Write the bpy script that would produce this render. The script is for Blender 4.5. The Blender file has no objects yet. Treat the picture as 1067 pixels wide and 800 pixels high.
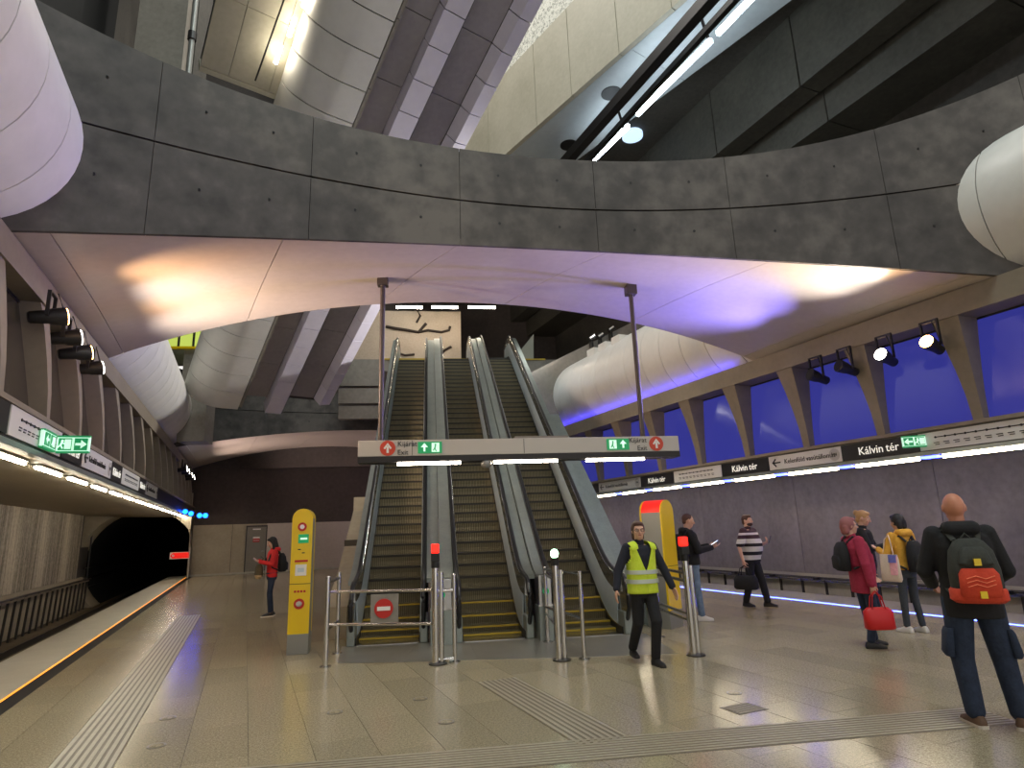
import bpy, bmesh, math, random
from mathutils import Vector, Matrix

# ------------------------------------------------------------------ camera
IW, IH = 1067.0, 800.0
CX, CY, FPX, HC = IW / 2, IH / 2, 640.0, 1.68
SLOPE, HOR0X, HOR0Y, XHEAD = -0.035, 256.0, 560.0, 448.0
scene = bpy.context.scene
col = scene.collection


def _d(x, y):
    return Vector((x - CX, y - CY, FPX))


def _hor(x):
    return HOR0Y + SLOPE * (x - HOR0X)


_up = _d(0, _hor(0)).cross(_d(IW, _hor(IW))).normalized()
if _up.y > 0:
    _up = -_up
_fy = _d(XHEAD, _hor(XHEAD)).normalized()
_rx = _fy.cross(_up).normalized()
if _rx.x < 0:
    _rx = -_rx
R3 = Matrix((_rx, _fy, _up))            # world = R3 @ camera(x right, y down, z forward)
EYE = Vector((0, 0, HC))

cam_data = bpy.data.cameras.new('camera')
cam_data.sensor_fit = 'HORIZONTAL'
cam_data.sensor_width = 36.0
cam_data.lens = 36.0 * FPX / IW
cam_data.clip_end = 300
cam = bpy.data.objects.new('camera', cam_data)
col.objects.link(cam)
_c = [R3 @ Vector((1, 0, 0)), R3 @ Vector((0, -1, 0)), R3 @ Vector((0, 0, -1))]
m = Matrix.Identity(4)
for i in range(3):
    for j in range(3):
        m[j][i] = _c[i][j]
m.translation = EYE
cam.matrix_world = m
scene.camera = cam

# ------------------------------------------------------------------ world, exposure
scene.view_settings.view_transform = 'Standard'
scene.view_settings.look = 'None'
scene.view_settings.gamma = 1.0
scene.view_settings.use_curve_mapping = False
scene.view_settings.exposure = 0.8
scene.cycles.caustics_reflective = False
scene.cycles.caustics_refractive = False
scene.cycles.sample_clamp_indirect = 6.0
world = bpy.data.worlds.new('world')
scene.world = world
world.use_nodes = True
world.node_tree.nodes['Background'].inputs[0].default_value = (0.95, 0.9, 0.85, 1)
world.node_tree.nodes['Background'].inputs[1].default_value = 0.62


# unseen area lights added under the hall roof to brighten the hall
for nm, loc, size, en, c in (('hall_fill_light', (1.5, 2.0, 25.2), 7, 1300, (.86, 1, .97)), ('hall_fill_light', (-1.5, 15.0, 25.2), 7, 900, (1, .95, .88))):
    ld = bpy.data.lights.new(nm, 'AREA')
    ld.size = size
    ld.energy = en
    ld.color = c
    lo = bpy.data.objects.new(nm, ld)
    lo.location = loc
    col.objects.link(lo)


# ------------------------------------------------------------------ pixel -> place
def ray(x, y):
    return R3 @ _d(x, y)


def onz(x, y, z=0.0):
    r = ray(x, y)
    return EYE + r * ((z - HC) / r.z)


def atY(x, y, Y):
    r = ray(x, y)
    return EYE + r * (Y / r.y)


def onplane(x, y, p, n):
    r = ray(x, y)
    return EYE + r * ((Vector(p) - EYE).dot(n) / r.dot(n))


_t = ray(256, 560)
TH = math.atan2(_t.x, _t.y)
A = -TH                                       # track frame: x = across (v), y = along (u)
TU = Vector((math.sin(TH), math.cos(TH), 0))
TV = Vector((math.cos(TH), -math.sin(TH), 0))


def tw(v, u, z=0.0):
    return TV * v + TU * u + Vector((0, 0, z))


def onv(x, y, v):
    """pixel on the vertical plane at lateral v of the track frame -> (v, u, z)"""
    p = onplane(x, y, TV * v, TV)
    return Vector((v, p.dot(TU), p.z))


def tloc(p):
    return Vector((p.dot(TV), p.dot(TU), p.z))


# ------------------------------------------------------------------ mesh helpers
class MB:
    def __init__(self):
        self.v = []
        self.f = []

    def add(self, vs, fs):
        o = len(self.v)
        self.v += [tuple(p) for p in vs]
        self.f += [tuple(i + o for i in f) for f in fs]
        return self

    def hexa(self, p):
        """8 points: bottom ring 0-3, top ring 4-7"""
        return self.add(p, [(3, 2, 1, 0), (4, 5, 6, 7), (0, 1, 5, 4), (1, 2, 6, 5), (2, 3, 7, 6), (3, 0, 4, 7)])

    def box(self, x0, x1, y0, y1, z0, z1):
        return self.hexa([(x0, y0, z0), (x1, y0, z0), (x1, y1, z0), (x0, y1, z0),
                          (x0, y0, z1), (x1, y0, z1), (x1, y1, z1), (x0, y1, z1)])

    def cbox(self, c, s):
        return self.box(c[0] - s[0] / 2, c[0] + s[0] / 2, c[1] - s[1] / 2, c[1] + s[1] / 2, c[2] - s[2] / 2, c[2] + s[2] / 2)

    def loft(self, rings, closed=True, cap=True):
        n = len(rings[0])
        o = len(self.v)
        for r in rings:
            self.v += [tuple(p) for p in r]
        for i in range(len(rings) - 1):
            for j in range(n if closed else n - 1):
                a, b = o + i * n + j, o + i * n + (j + 1) % n
                self.f.append((a, b, b + n, a + n))
        if cap and closed:
            self.f.append(tuple(o + j for j in reversed(range(n))))
            self.f.append(tuple(o + (len(rings) - 1) * n + j for j in range(n)))
        return self

    def prism(self, poly, vec):
        vec = Vector(vec)
        return self.loft([[Vector(p) for p in poly], [Vector(p) + vec for p in poly]])

    def frame(self, d):
        d = Vector(d).normalized()
        a = d.orthogonal().normalized() if abs(d.z) > .95 else Vector((0, 0, 1)).cross(d).normalized()
        return d, a, d.cross(a)

    def tube(self, p0, p1, r0, r1=None, n=12):
        r1 = r0 if r1 is None else r1
        p0, p1 = Vector(p0), Vector(p1)
        d, a, b = self.frame(p1 - p0)
        rings = []
        for p, r in ((p0, r0), (p1, r1)):
            rings.append([p + (a * math.cos(t) + b * math.sin(t)) * r for t in [2 * math.pi * k / n for k in range(n)]])
        return self.loft(rings)

    def pipe(self, pts, r, n=8, sx=1.0):
        pts = [Vector(p) for p in pts]
        rings = []
        for i, p in enumerate(pts):
            d = (pts[min(i + 1, len(pts) - 1)] - pts[max(i - 1, 0)])
            d, a, b = self.frame(d)
            rings.append([p + (a * sx * math.cos(t) + b * math.sin(t)) * r for t in [2 * math.pi * k / n for k in range(n)]])
        return self.loft(rings)

    def capsule(self, p0, p1, r0, r1, n=12):
        p0, p1 = Vector(p0), Vector(p1)
        d, a, b = self.frame(p1 - p0)
        rings = []
        prof = [(p0 - d * r0 * math.cos(t), r0 * math.sin(t)) for t in (.15, .5, .9, 1.3)] + \
               [(p1 + d * r1 * math.cos(t), r1 * math.sin(t)) for t in (1.3, .9, .5, .15)]
        for c, r in prof:
            rings.append([c + (a * math.cos(t) + b * math.sin(t)) * r for t in [2 * math.pi * k / n for k in range(n)]])
        return self.loft(rings)

    def ball(self, c, r, nu=14, nv=9, rot=None):
        c = Vector(c)
        r = Vector(r) if hasattr(r, '__len__') else Vector((r, r, r))
        rings = []
        for i in range(nv):
            t = math.pi * (i + .12) / (nv - 1 + .24)
            ring = []
            for k in range(nu):
                p = 2 * math.pi * k / nu
                q = Vector((r.x * math.sin(t) * math.cos(p), r.y * math.sin(t) * math.sin(p), -r.z * math.cos(t)))
                ring.append(c + (rot @ q if rot else q))
            rings.append(ring)
        return self.loft(rings)

    def ell(self, rings, n=20, pw=2.0):
        """closed loft through horizontal (super)ellipses (x, y, z, rx, ry)"""
        out = []
        for (x, y, z, rx, ry) in rings:
            ring = []
            for k in range(n):
                t = 2 * math.pi * k / n
                c, s = math.cos(t), math.sin(t)
                ring.append(Vector((x + rx * math.copysign(abs(c) ** (2 / pw), c), y + ry * math.copysign(abs(s) ** (2 / pw), s), z)))
            out.append(ring)
        return self.loft(out)

    def mesh(self, name, smooth=None):
        me = bpy.data.meshes.new(name)
        me.from_pydata(self.v, [], self.f)
        me.update()
        bm = bmesh.new()
        bm.from_mesh(me)
        bmesh.ops.recalc_face_normals(bm, faces=bm.faces)
        bm.to_mesh(me)
        bm.free()
        if smooth:
            for p in me.polygons:
                p.use_smooth = True
            me.set_sharp_from_angle(angle=math.radians(smooth))
        return me

    def obj(self, name, mat, parent=None, loc=(0, 0, 0), rot=(0, 0, 0), smooth=None, bevel=0):
        return place(name, self.mesh(name, smooth), mat, parent, loc, rot, bevel)


def place(name, me, mat=None, parent=None, loc=(0, 0, 0), rot=(0, 0, 0), bevel=0):
    o = bpy.data.objects.new(name, me)
    col.objects.link(o)
    if mat is not None and not me.materials:
        me.materials.append(mat)
    o.location = loc
    o.rotation_euler = rot
    if parent is not None:
        o.parent = parent
    if bevel:
        b = o.modifiers.new('bevel', 'BEVEL')
        b.width = bevel
        b.segments = 2
        b.limit_method = 'ANGLE'
    return o


def tag(o, label=None, cat=None, group=None, kind=None):
    if label:
        o['label'] = label
    if cat:
        o['category'] = cat
    if group:
        o['group'] = group
    if kind:
        o['kind'] = kind
    return o


def empty(name, loc=(0, 0, 0), rz=0.0):
    o = bpy.data.objects.new(name, None)
    o.empty_display_size = .2
    col.objects.link(o)
    o.location = loc
    o.rotation_euler = (0, 0, rz)
    return o


KIDS = {}


def copy_tree(o, parent=None):
    c = o.copy()
    col.objects.link(c)
    if parent is not None:
        c.parent = parent
    for ch in list(o.children):
        copy_tree(ch, c)
    return c


def text_mesh(s, size, depth=.004, align='LEFT'):
    cu = bpy.data.curves.new('lettering', 'FONT')
    cu.body = s
    cu.size = size
    cu.extrude = depth / 2
    cu.align_x = align
    cu.align_y = 'CENTER'
    cu.resolution_u = 2
    o = bpy.data.objects.new('lettering_source', cu)
    col.objects.link(o)
    dg = bpy.context.evaluated_depsgraph_get()
    me = bpy.data.meshes.new_from_object(o.evaluated_get(dg))
    bpy.data.objects.remove(o)
    bpy.data.curves.remove(cu)
    me.materials.clear()
    return me


# ------------------------------------------------------------------ materials
def srgb(r, g, b):
    f = lambda c: c / 12.92 if c <= .04045 else ((c + .055) / 1.055) ** 2.4
    return (f(r / 255), f(g / 255), f(b / 255), 1)


def mat(name, c, rough=.5, metal=0.0, emit=None, estr=0.0, coat=0.0, trans=0.0, spec=None):
    mt = bpy.data.materials.new(name)
    mt.use_nodes = True
    b = mt.node_tree.nodes['Principled BSDF']
    b.inputs['Base Color'].default_value = srgb(*c)
    b.inputs['Roughness'].default_value = rough
    b.inputs['Metallic'].default_value = metal
    if emit:
        b.inputs['Emission Color'].default_value = srgb(*emit)
        b.inputs['Emission Strength'].default_value = estr
    if coat:
        b.inputs['Coat Weight'].default_value = coat
        b.inputs['Coat Roughness'].default_value = .15
    if trans:
        b.inputs['Transmission Weight'].default_value = trans
    if spec is not None:
        b.inputs['Specular IOR Level'].default_value = spec
    return mt


def noisy(name, c1, c2, scale=2.0, rough=.6, metal=0.0, stretch=(1, 1, 1), fine=14.0, finew=.35, bump=.15, rvar=.12, c3=None, coords='Object', contrast=(.3, .7), spec=None, coat=0.0):
    """two-tone mottled surface with fine grain and relief"""
    mt = mat(name, c1, rough, metal, spec=spec, coat=coat)
    nt = mt.node_tree
    N, L = nt.nodes, nt.links
    b = N['Principled BSDF']
    tc = N.new('ShaderNodeTexCoord')
    mp = N.new('ShaderNodeMapping')
    mp.inputs['Scale'].default_value = stretch
    L.new(tc.outputs[coords], mp.inputs[0])
    n1 = N.new('ShaderNodeTexNoise')
    n1.inputs['Scale'].default_value = scale
    n1.inputs['Detail'].default_value = 7
    n1.inputs['Roughness'].default_value = .62
    L.new(mp.outputs[0], n1.inputs['Vector'])
    n2 = N.new('ShaderNodeTexNoise')
    n2.inputs['Scale'].default_value = fine
    n2.inputs['Detail'].default_value = 5
    L.new(tc.outputs[coords], n2.inputs['Vector'])
    mx = N.new('ShaderNodeMix')
    mx.data_type = 'FLOAT'
    mx.inputs[0].default_value = finew
    L.new(n1.outputs[0], mx.inputs[2])
    L.new(n2.outputs[0], mx.inputs[3])
    cr = N.new('ShaderNodeValToRGB')
    cr.color_ramp.elements[0].position = contrast[0]
    cr.color_ramp.elements[1].position = contrast[1]
    cr.color_ramp.elements[0].color = srgb(*c1)
    cr.color_ramp.elements[1].color = srgb(*c2)
    if c3:
        e = cr.color_ramp.elements.new((contrast[0] + contrast[1]) / 2)
        e.color = srgb(*c3)
    L.new(mx.outputs[0], cr.inputs[0])
    L.new(cr.outputs[0], b.inputs['Base Color'])
    mr = N.new('ShaderNodeMapRange')
    mr.inputs[3].default_value = max(.02, rough - rvar)
    mr.inputs[4].default_value = min(1, rough + rvar)
    L.new(n1.outputs[0], mr.inputs[0])
    L.new(mr.outputs[0], b.inputs['Roughness'])
    if bump:
        bp = N.new('ShaderNodeBump')
        bp.inputs['Strength'].default_value = bump
        bp.inputs['Distance'].default_value = .02
        L.new(mx.outputs[0], bp.inputs['Height'])
        L.new(bp.outputs[0], b.inputs['Normal'])
    return mt


def ribbed(name, c1, c2, scale, axis='X', rough=.5, metal=0.0, bump=.6, coords='Object'):
    mt = mat(name, c1, rough, metal)
    nt = mt.node_tree
    N, L = nt.nodes, nt.links
    b = N['Principled BSDF']
    tc = N.new('ShaderNodeTexCoord')
    wv = N.new('ShaderNodeTexWave')
    wv.bands_direction = axis
    wv.inputs['Scale'].default_value = scale
    wv.inputs['Distortion'].default_value = 0
    L.new(tc.outputs[coords], wv.inputs['Vector'])
    cr = N.new('ShaderNodeValToRGB')
    cr.color_ramp.elements[0].color = srgb(*c1)
    cr.color_ramp.elements[1].color = srgb(*c2)
    L.new(wv.outputs[0], cr.inputs[0])
    L.new(cr.outputs[0], b.inputs['Base Color'])
    bp = N.new('ShaderNodeBump')
    bp.inputs['Strength'].default_value = bump
    bp.inputs['Distance'].default_value = .01
    L.new(wv.outputs[0], bp.inputs['Height'])
    L.new(bp.outputs[0], b.inputs['Normal'])
    return mt


M = {}
M['beam_face'] = noisy('stained_dark_concrete', (36, 33, 31), (100, 95, 90), .4, .55, fine=3.5, finew=.35, stretch=(1, 1, .6), bump=.2, c3=(68, 64, 61), contrast=(.36, .63))
M['soffit'] = noisy('smooth_pale_concrete', (174, 163, 154), (196, 185, 176), .5, .3, fine=9, finew=.3, bump=0, rvar=.02)
M['conc'] = noisy('grey_concrete', (118, 112, 104), (150, 144, 134), .8, .6, fine=8, finew=.4, bump=.15)
M['conc_dark'] = noisy('dark_grey_concrete', (62, 60, 56), (92, 88, 82), .7, .65, fine=8, finew=.4, bump=.15)
M['conc_brown'] = noisy('brown_dark_concrete', (58, 50, 47), (84, 74, 70), .6, .7, fine=6, finew=.4, bump=.15)
M['conc_warm'] = noisy('warm_concrete', (150, 140, 120), (176, 166, 146), 1.0, .6, fine=10, finew=.35, bump=.08)
M['conc_cream'] = noisy('cream_concrete', (168, 162, 142), (192, 186, 168), .9, .6, fine=9, finew=.35, bump=.08)
M['wall_streak'] = noisy('streaked_board_concrete', (104, 97, 84), (206, 197, 178), 2.0, .6, fine=12, finew=.25, stretch=(1, 2.0, .12), bump=.6, c3=(164, 155, 138), contrast=(.36, .62))
M['wall_right'] = noisy('smooth_grey_wall', (112, 106, 108), (150, 144, 144), .9, .5, fine=7, finew=.35, stretch=(1, 1, .5), bump=.12)
M['tube_white'] = noisy('white_cladding', (216, 214, 209), (232, 230, 225), .8, .38, fine=6, finew=.3, bump=.02)
M['tile'] = noisy('terrazzo_tile', (120, 109, 86), (194, 181, 150), 45, .2, fine=110, finew=.55, bump=0, rvar=.005, contrast=(.36, .64), spec=.7)
M['grout'] = mat('dark_grout', (70, 64, 56), .8)
M['edge_pale'] = noisy('pale_edge_paving', (160, 156, 142), (186, 182, 168), 3, .5, fine=40, bump=.05)
M['edge_dark'] = mat('dark_edge_band', (32, 30, 29), .75, spec=.2)
M['rib_pale'] = noisy('pale_tactile_bar', (176, 170, 154), (196, 190, 174), 8, .45, bump=.03)
M['rib_steel'] = mat('dark_tactile_bar', (112, 104, 92), .4, .2)
M['track_floor'] = noisy('track_bed', (84, 73, 56), (116, 102, 80), 2.5, .85, fine=20, bump=.6)
M['steel'] = noisy('brushed_steel', (168, 168, 166), (200, 200, 198), 4, .24, metal=1.0, fine=60, bump=.02, rvar=.06)
M['steel_dk'] = mat('dark_steel', (74, 72, 70), .4, .8)
M['chrome'] = mat('polished_steel', (205, 203, 200), .12, 1.0)
M['esc_panel'] = noisy('blue_grey_steel_panel', (178, 196, 204), (202, 216, 222), 3, .3, metal=.25, fine=30, bump=.02, rvar=.06)
M['esc_deck'] = noisy('grey_green_deck_panel', (138, 146, 142), (160, 168, 162), 3, .36, metal=.6, fine=30, bump=.02, rvar=.06)
M['rubber'] = mat('black_rubber', (24, 24, 26), .32)
M['black'] = mat('matt_black', (16, 16, 17), .5)
M['void'] = mat('void_black', (10, 10, 10), .9)
M['dark_metal'] = mat('painted_dark_metal', (38, 36, 36), .45, .3)
M['fin'] = noisy('fin_concrete', (122, 111, 96), (142, 131, 114), 1.4, .6, fine=10, bump=.06)
M['glass_left'] = mat('smoky_glass', (62, 56, 46), .12, 0, coat=.4)
M['glass_blue'] = mat('blue_lit_glass', (34, 34, 84), .08, 0, emit=(70, 74, 190), estr=.26)
M['frame_black'] = mat('black_window_frame', (20, 19, 20), .5)
M['tube'] = mat('fluorescent_tube', (255, 250, 240), .4, emit=(255, 240, 214), estr=30.0)
M['tube_right'] = mat('fluorescent_tube_warm', (255, 250, 235), .4, emit=(255, 238, 205), estr=28.0)
M['led_blue'] = mat('blue_led', (60, 60, 255), .4, emit=(50, 60, 255), estr=13.0)
M['led_edge'] = mat('blue_edge_light', (90, 110, 255), .4, emit=(70, 90, 255), estr=9.0)
M['led_orange'] = mat('orange_edge_light', (230, 150, 50), .4, emit=(255, 150, 40), estr=.9)
M['signal_blue'] = mat('blue_signal', (20, 60, 255), .4, emit=(10, 70, 255), estr=10.0)
M['signal_red'] = mat('red_signal', (255, 30, 20), .4, emit=(255, 25, 15), estr=2.2)
M['signal_green'] = mat('green_signal', (180, 255, 200), .4, emit=(190, 255, 210), estr=7.0)
M['sign_white'] = mat('white_sign', (214, 212, 206), .45)
M['sign_grey'] = mat('pale_grey_sign', (186, 182, 174), .45)
M['sign_dark'] = mat('dark_sign', (34, 33, 32), .4)
M['sign_lit'] = mat('backlit_white_letter', (230, 228, 220), .4, emit=(255, 250, 235), estr=.35)
M['exit_green'] = mat('green_exit', (20, 130, 80), .4, emit=(24, 165, 95), estr=.25)
M['exit_white'] = mat('pale_exit', (220, 245, 230), .4, emit=(200, 255, 225), estr=.4)
M['red'] = mat('red_enamel', (188, 36, 28), .4)
M['orange_red'] = mat('orange_red_disc', (196, 62, 34), .4)
M['white'] = mat('white_enamel', (232, 230, 226), .4)
M['ink'] = mat('black_print', (26, 25, 24), .5)
M['yellow'] = mat('yellow_enamel', (232, 196, 0), .34, coat=.3)
M['grey_enamel'] = mat('grey_enamel', (140, 140, 136), .4, .3)
M['step'] = ribbed('escalator_step', (88, 82, 62), (128, 120, 94), 9.0, 'X', .45, .5)
M['step_yellow'] = mat('yellow_step_edge', (186, 158, 40), .5)
M['door'] = noisy('grey_door', (122, 118, 108), (134, 130, 120), 2, .5, bump=.02)
M['art'] = noisy('art_wall', (168, 150, 132), (200, 184, 166), .7, .6, bump=.1)
M['rough_white'] = noisy('rough_cast_panel', (150, 150, 140), (225, 224, 214), 7, .8, fine=18, finew=.5, bump=1.0, contrast=(.42, .52))
M['green_glass'] = mat('yellow_green_lit_window', (150, 170, 90), .4, emit=(190, 205, 90), estr=.5)
M['white_rib'] = noisy('lilac_lit_panel', (212, 206, 222), (228, 222, 236), .8, .4, fine=6, finew=.3, bump=.02)  # white panel with purple light tinted into its colour
M['channel'] = noisy('grey_channel', (140, 134, 138), (164, 158, 160), .8, .6, fine=8, bump=.1)
M['white_soffit'] = noisy('white_soffit', (176, 184, 188), (196, 204, 206), .6, .5, fine=6, bump=.03)
M['tube_dim'] = mat('suspended_tube', (235, 245, 250), .4, emit=(225, 240, 250), estr=11.0)
M['dome_light'] = mat('lit_dome', (200, 215, 235), .4, emit=(185, 210, 240), estr=.8)
M['root'] = mat('dark_relief', (52, 40, 34), .7)
M['guard'] = mat('pale_guard_glass', (168, 170, 150), .25)
M['blue_fill_up'] = mat('added_blue_glow', (60, 60, 255), .4, emit=(84, 74, 255), estr=4.5)
M['signal_red_dim'] = mat('red_lit_plate', (215, 30, 22), .4, emit=(255, 30, 20), estr=.35)
M['sign_glow'] = mat('small_white_lamp', (255, 255, 250), .4, emit=(255, 250, 240), estr=6.0)
M['steel_floor'] = noisy('worn_steel_plate', (150, 146, 138), (182, 178, 168), 2, .3, metal=.7, fine=40, bump=.02, rvar=.06)
M['pole'] = mat('brown_grey_pole', (74, 66, 64), .4, .3)
M['tact_base'] = noisy('tactile_base', (96, 88, 74), (120, 111, 95), 20, .4, fine=60, bump=.03)
M['tact_bar'] = noisy('tactile_bar_stone', (150, 140, 120), (176, 166, 144), 30, .35, fine=80, bump=.02)
M['tube_c'] = mat('stair_tube', (255, 250, 235), .4, emit=(255, 244, 220), estr=17.0)
M['step_dark'] = mat('shaded_step_edge', (34, 30, 21), .6)  # dimness and gap shade painted onto the upper step edges
M['gallery'] = noisy('board_marked_dark_concrete', (66, 65, 59), (100, 97, 88), .7, .65, fine=8, finew=.4, bump=.2)
# each floor tile keeps a slightly different tone
_nt = M['tile'].node_tree
_oi = _nt.nodes.new('ShaderNodeObjectInfo')
_mr = _nt.nodes.new('ShaderNodeMapRange')
_mr.inputs[3].default_value = .88
_mr.inputs[4].default_value = 1.05
_hs = _nt.nodes.new('ShaderNodeHueSaturation')
_bs = _nt.nodes['Principled BSDF']
_src = _bs.inputs['Base Color'].links[0].from_socket
_nt.links.new(_oi.outputs['Random'], _mr.inputs[0])
_nt.links.new(_mr.outputs[0], _hs.inputs['Value'])
_nt.links.new(_src, _hs.inputs['Color'])
_nt.links.new(_hs.outputs[0], _bs.inputs['Base Color'])


# ================================================================== STRUCTURE
U0, U1 = -7.0, 33.4          # extent of the platform along the track


def sect(poly, u0, u1):
    """prism along the track from a (v, z) outline"""
    b = MB()
    b.loft([[Vector((v, u0, z)) for v, z in poly], [Vector((v, u1, z)) for v, z in poly]])
    return b


TR = (0, 0, A)               # rotation of everything laid out in the track frame


def struct(o, label=None):
    o['kind'] = 'structure'
    if label:
        o['label'] = label
    return o


# ---- floor: terrazzo tiles on a grout bed
floor = struct(MB().box(-2.27, 10.77, U0, U1, -.3, -.010).obj('floor', M['grout'], rot=TR), 'glossy beige terrazzo platform floor between the two tracks')
PV, PU = .476, .95
tile_me = MB().box(.0018, PV - .0018, .001, PU - .001, -.03, 0).mesh('tile')
tile_me.materials.append(M['tile'])
tiles = []
rnd = random.Random(4)
for k in range(-5, 22):
    off = (k % 2) * PU / 2
    for j in range(0, 43):
        u = U0 + j * PU + off - PU
        if u < U0 or u + PU > U1:
            continue
        v = .12 + PV * k
        c = tw(v + PV / 2, u + PU / 2)
        q = R3.transposed() @ (c - EYE)
        vis = q.z > .5 and -60 < CX + FPX * q.x / q.z < IW + 60 and CY + FPX * q.y / q.z < IH + 60
        tiles.append((0 if vis else 1, (c - EYE).length, v, u))
tiles.sort()
for (_, _, v, u) in tiles[:300]:
    place('tile', tile_me, None, floor, (v, u, rnd.uniform(-.0004, .0004)))
far = MB()
for (_, _, v, u) in tiles[300:]:
    far.box(v + .003, v + PV - .003, u + .003, u + PU - .003, -.03, 0)
tag(far.obj('tile_field', M['tile'], floor), kind='stuff')
MB().box(.12 + PV * 22 - .003 - PV * 0 + .003, 10.765, U0, U1, -.03, 0).obj('edge_course', M['tile'], floor)
MB().box(-2.27, .12 - PV * 5 - .003, U0, U1, -.03, 0).obj('edge_course', M['tile'], floor)

# platform edges
pe = struct(sect([(-3.25, -.3), (-3.25, 0), (-2.42, 0), (-2.42, -.3)], U0, U1 + 1).obj('platform_edge_left', M['edge_pale'], rot=TR))
MB().box(-2.42, -2.39, U0, U1 + 1, -.3, .003).obj('edge_light', M['led_orange'], pe)
MB().box(-2.39, -2.20, U0, U1 + 1, -.3, .001).obj('dark_band', M['edge_dark'], pe)
pr = struct(sect([(10.84, -.3), (10.84, 0), (12.0, 0), (12.0, -.3)], U0, U1 + 1).obj('platform_edge_right', M['edge_pale'], rot=TR))
MB().box(10.775, 10.835, U0, U1 + 1, -.3, .004).obj('edge_light', M['led_edge'], pr)
# faces below the platform edges, track beds and rails
for nm, v0, v1, vf in (('left', -6.4, -3.0, -3.2), ('right', 11.8, 14.4, 11.9)):
    tb = struct(MB().box(v0, v1, U0, U1 + 18, -1.2, -.95).obj('track_bed_' + nm, M['track_floor'], rot=TR))
    for rv in ((-3.75, -5.2) if nm == 'left' else (12.55, 14.0)):
        MB().box(rv - .035, rv + .035, U0, U1 + 18, -.96, -.80).obj('rail', M['steel_dk'], tb)
    f0, f1 = (vf, vf + .15) if nm == 'left' else (vf - .15, vf)
    struct(MB().box(f0, f1, U0, U1, -.96, -.3).obj('trim_1' if nm == 'left' else 'trim_2', M['conc_dark'], rot=TR))

# tactile guidance strips
for v0, u0, u1, n, mt in ((.12 - PV * 3, 2.0, 16.5, 8, 'rib_pale'), (.12 + PV * 5, 4.72, 7.1, 8, 'tact_bar')):
    MB().box(v0 + .005, v0 + PV - .005, u0, u1, -.01, .002).obj('tactile_base', M['tact_base'], floor)
    bar = MB().box(0, .034, u0, u1, -.01, .006).mesh('tactile_bar')
    bar.materials.append(M[mt])
    for i in range(n):
        place('tactile_bar', bar, None, floor, (v0 + .03 + i * (PV - .06) / (n - 1) - .017, 0, 0))
MB().box(-2.4, 4.75, -.03, .45, -.01, .002).obj('tactile_base', M['tact_base'], floor, tloc(Vector((0, 4.93, 0))), (0, 0, -A))
bar = MB().box(-2.4, 4.75, -.016, .016, -.01, .006).mesh('tactile_bar')
bar.materials.append(M['tact_bar'])
for i in range(9):
    p = tloc(Vector((0, 4.93 + i * .052, 0)))
    place('tactile_bar', bar, None, floor, p, (0, 0, -A))
# round floor covers and a small grating
cov = MB().tube((0, 0, -.02), (0, 0, .003), .075, n=24)
cme = cov.mesh('round_cover', 40)
cme.materials.append(M['rib_steel'])
inn = MB().tube((0, 0, -.02), (0, 0, .0045), .056, n=24).mesh('cover_plate', 40)
inn.materials.append(M['tile'])
for px in ((175, 748), (163, 777), (438, 728), (465, 752), (765, 722), (190, 668), (349, 742)):
    p = tloc(onz(*px))
    c = place('round_cover', cme, None, floor, p)
    place('cover_plate', inn, None, c)
g = MB().box(-.17, .17, -.13, .13, -.02, .003).obj('drain_grate', M['rib_steel'], floor, tloc(onz(775, 738)))
for i in range(6):
    MB().box(-.15, .15, -.115 + i * .042, -.095 + i * .042, -.01, .006).obj('grate_bar', M['tact_bar'], g)

# ---- left track wall, ceiling over the track
wl = struct(sect([(-6.75, -1.0), (-6.75, 3.2), (-6.42, 3.2), (-6.42, -1.0)], U0, U1).obj('wall_left', M['conc_dark'], rot=TR), 'concrete wall behind the left hand track')
pan = sect([(-6.45, -.95), (-6.45, 2.9), (-6.3, 2.9), (-6.3, -.95)], .01, 2.99).mesh('wall_panel')
pan.materials.append(M['wall_streak'])
for i in range(12):
    place('wall_panel', pan, None, wl, (0, 31.2 - 3 * (i + 1), 0))
struct(sect([(-2.35, 2.70), (-2.35, 3.14), (-6.6, 3.14), (-6.6, 2.82), (-6.2, 2.80), (-2.9, 2.70)], U0, U1).obj('ceiling_left_track', M['conc_warm'], rot=TR))
# ---- right track wall
wr = struct(sect([(14.42, -1.0), (14.42, 3.2), (14.8, 3.2), (14.8, -1.0)], U0, U1).obj('wall_right', M['conc_dark'], rot=TR), 'violet lit wall behind the right hand track')
pan = sect([(14.3, -.95), (14.3, 3.0), (14.45, 3.0), (14.45, -.95)], .008, 3.992).mesh('wall_panel')
pan.materials.append(M['wall_right'])
for i in range(10):
    place('wall_panel', pan, None, wr, (0, 33.2 - 4 * (i + 1), 0))
struct(sect([(10.2, 2.62), (10.2, 3.0), (14.6, 3.0), (14.6, 2.93), (11.0, 2.62)], U0, U1).obj('ceiling_right_track', M['conc'], rot=TR))


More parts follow.
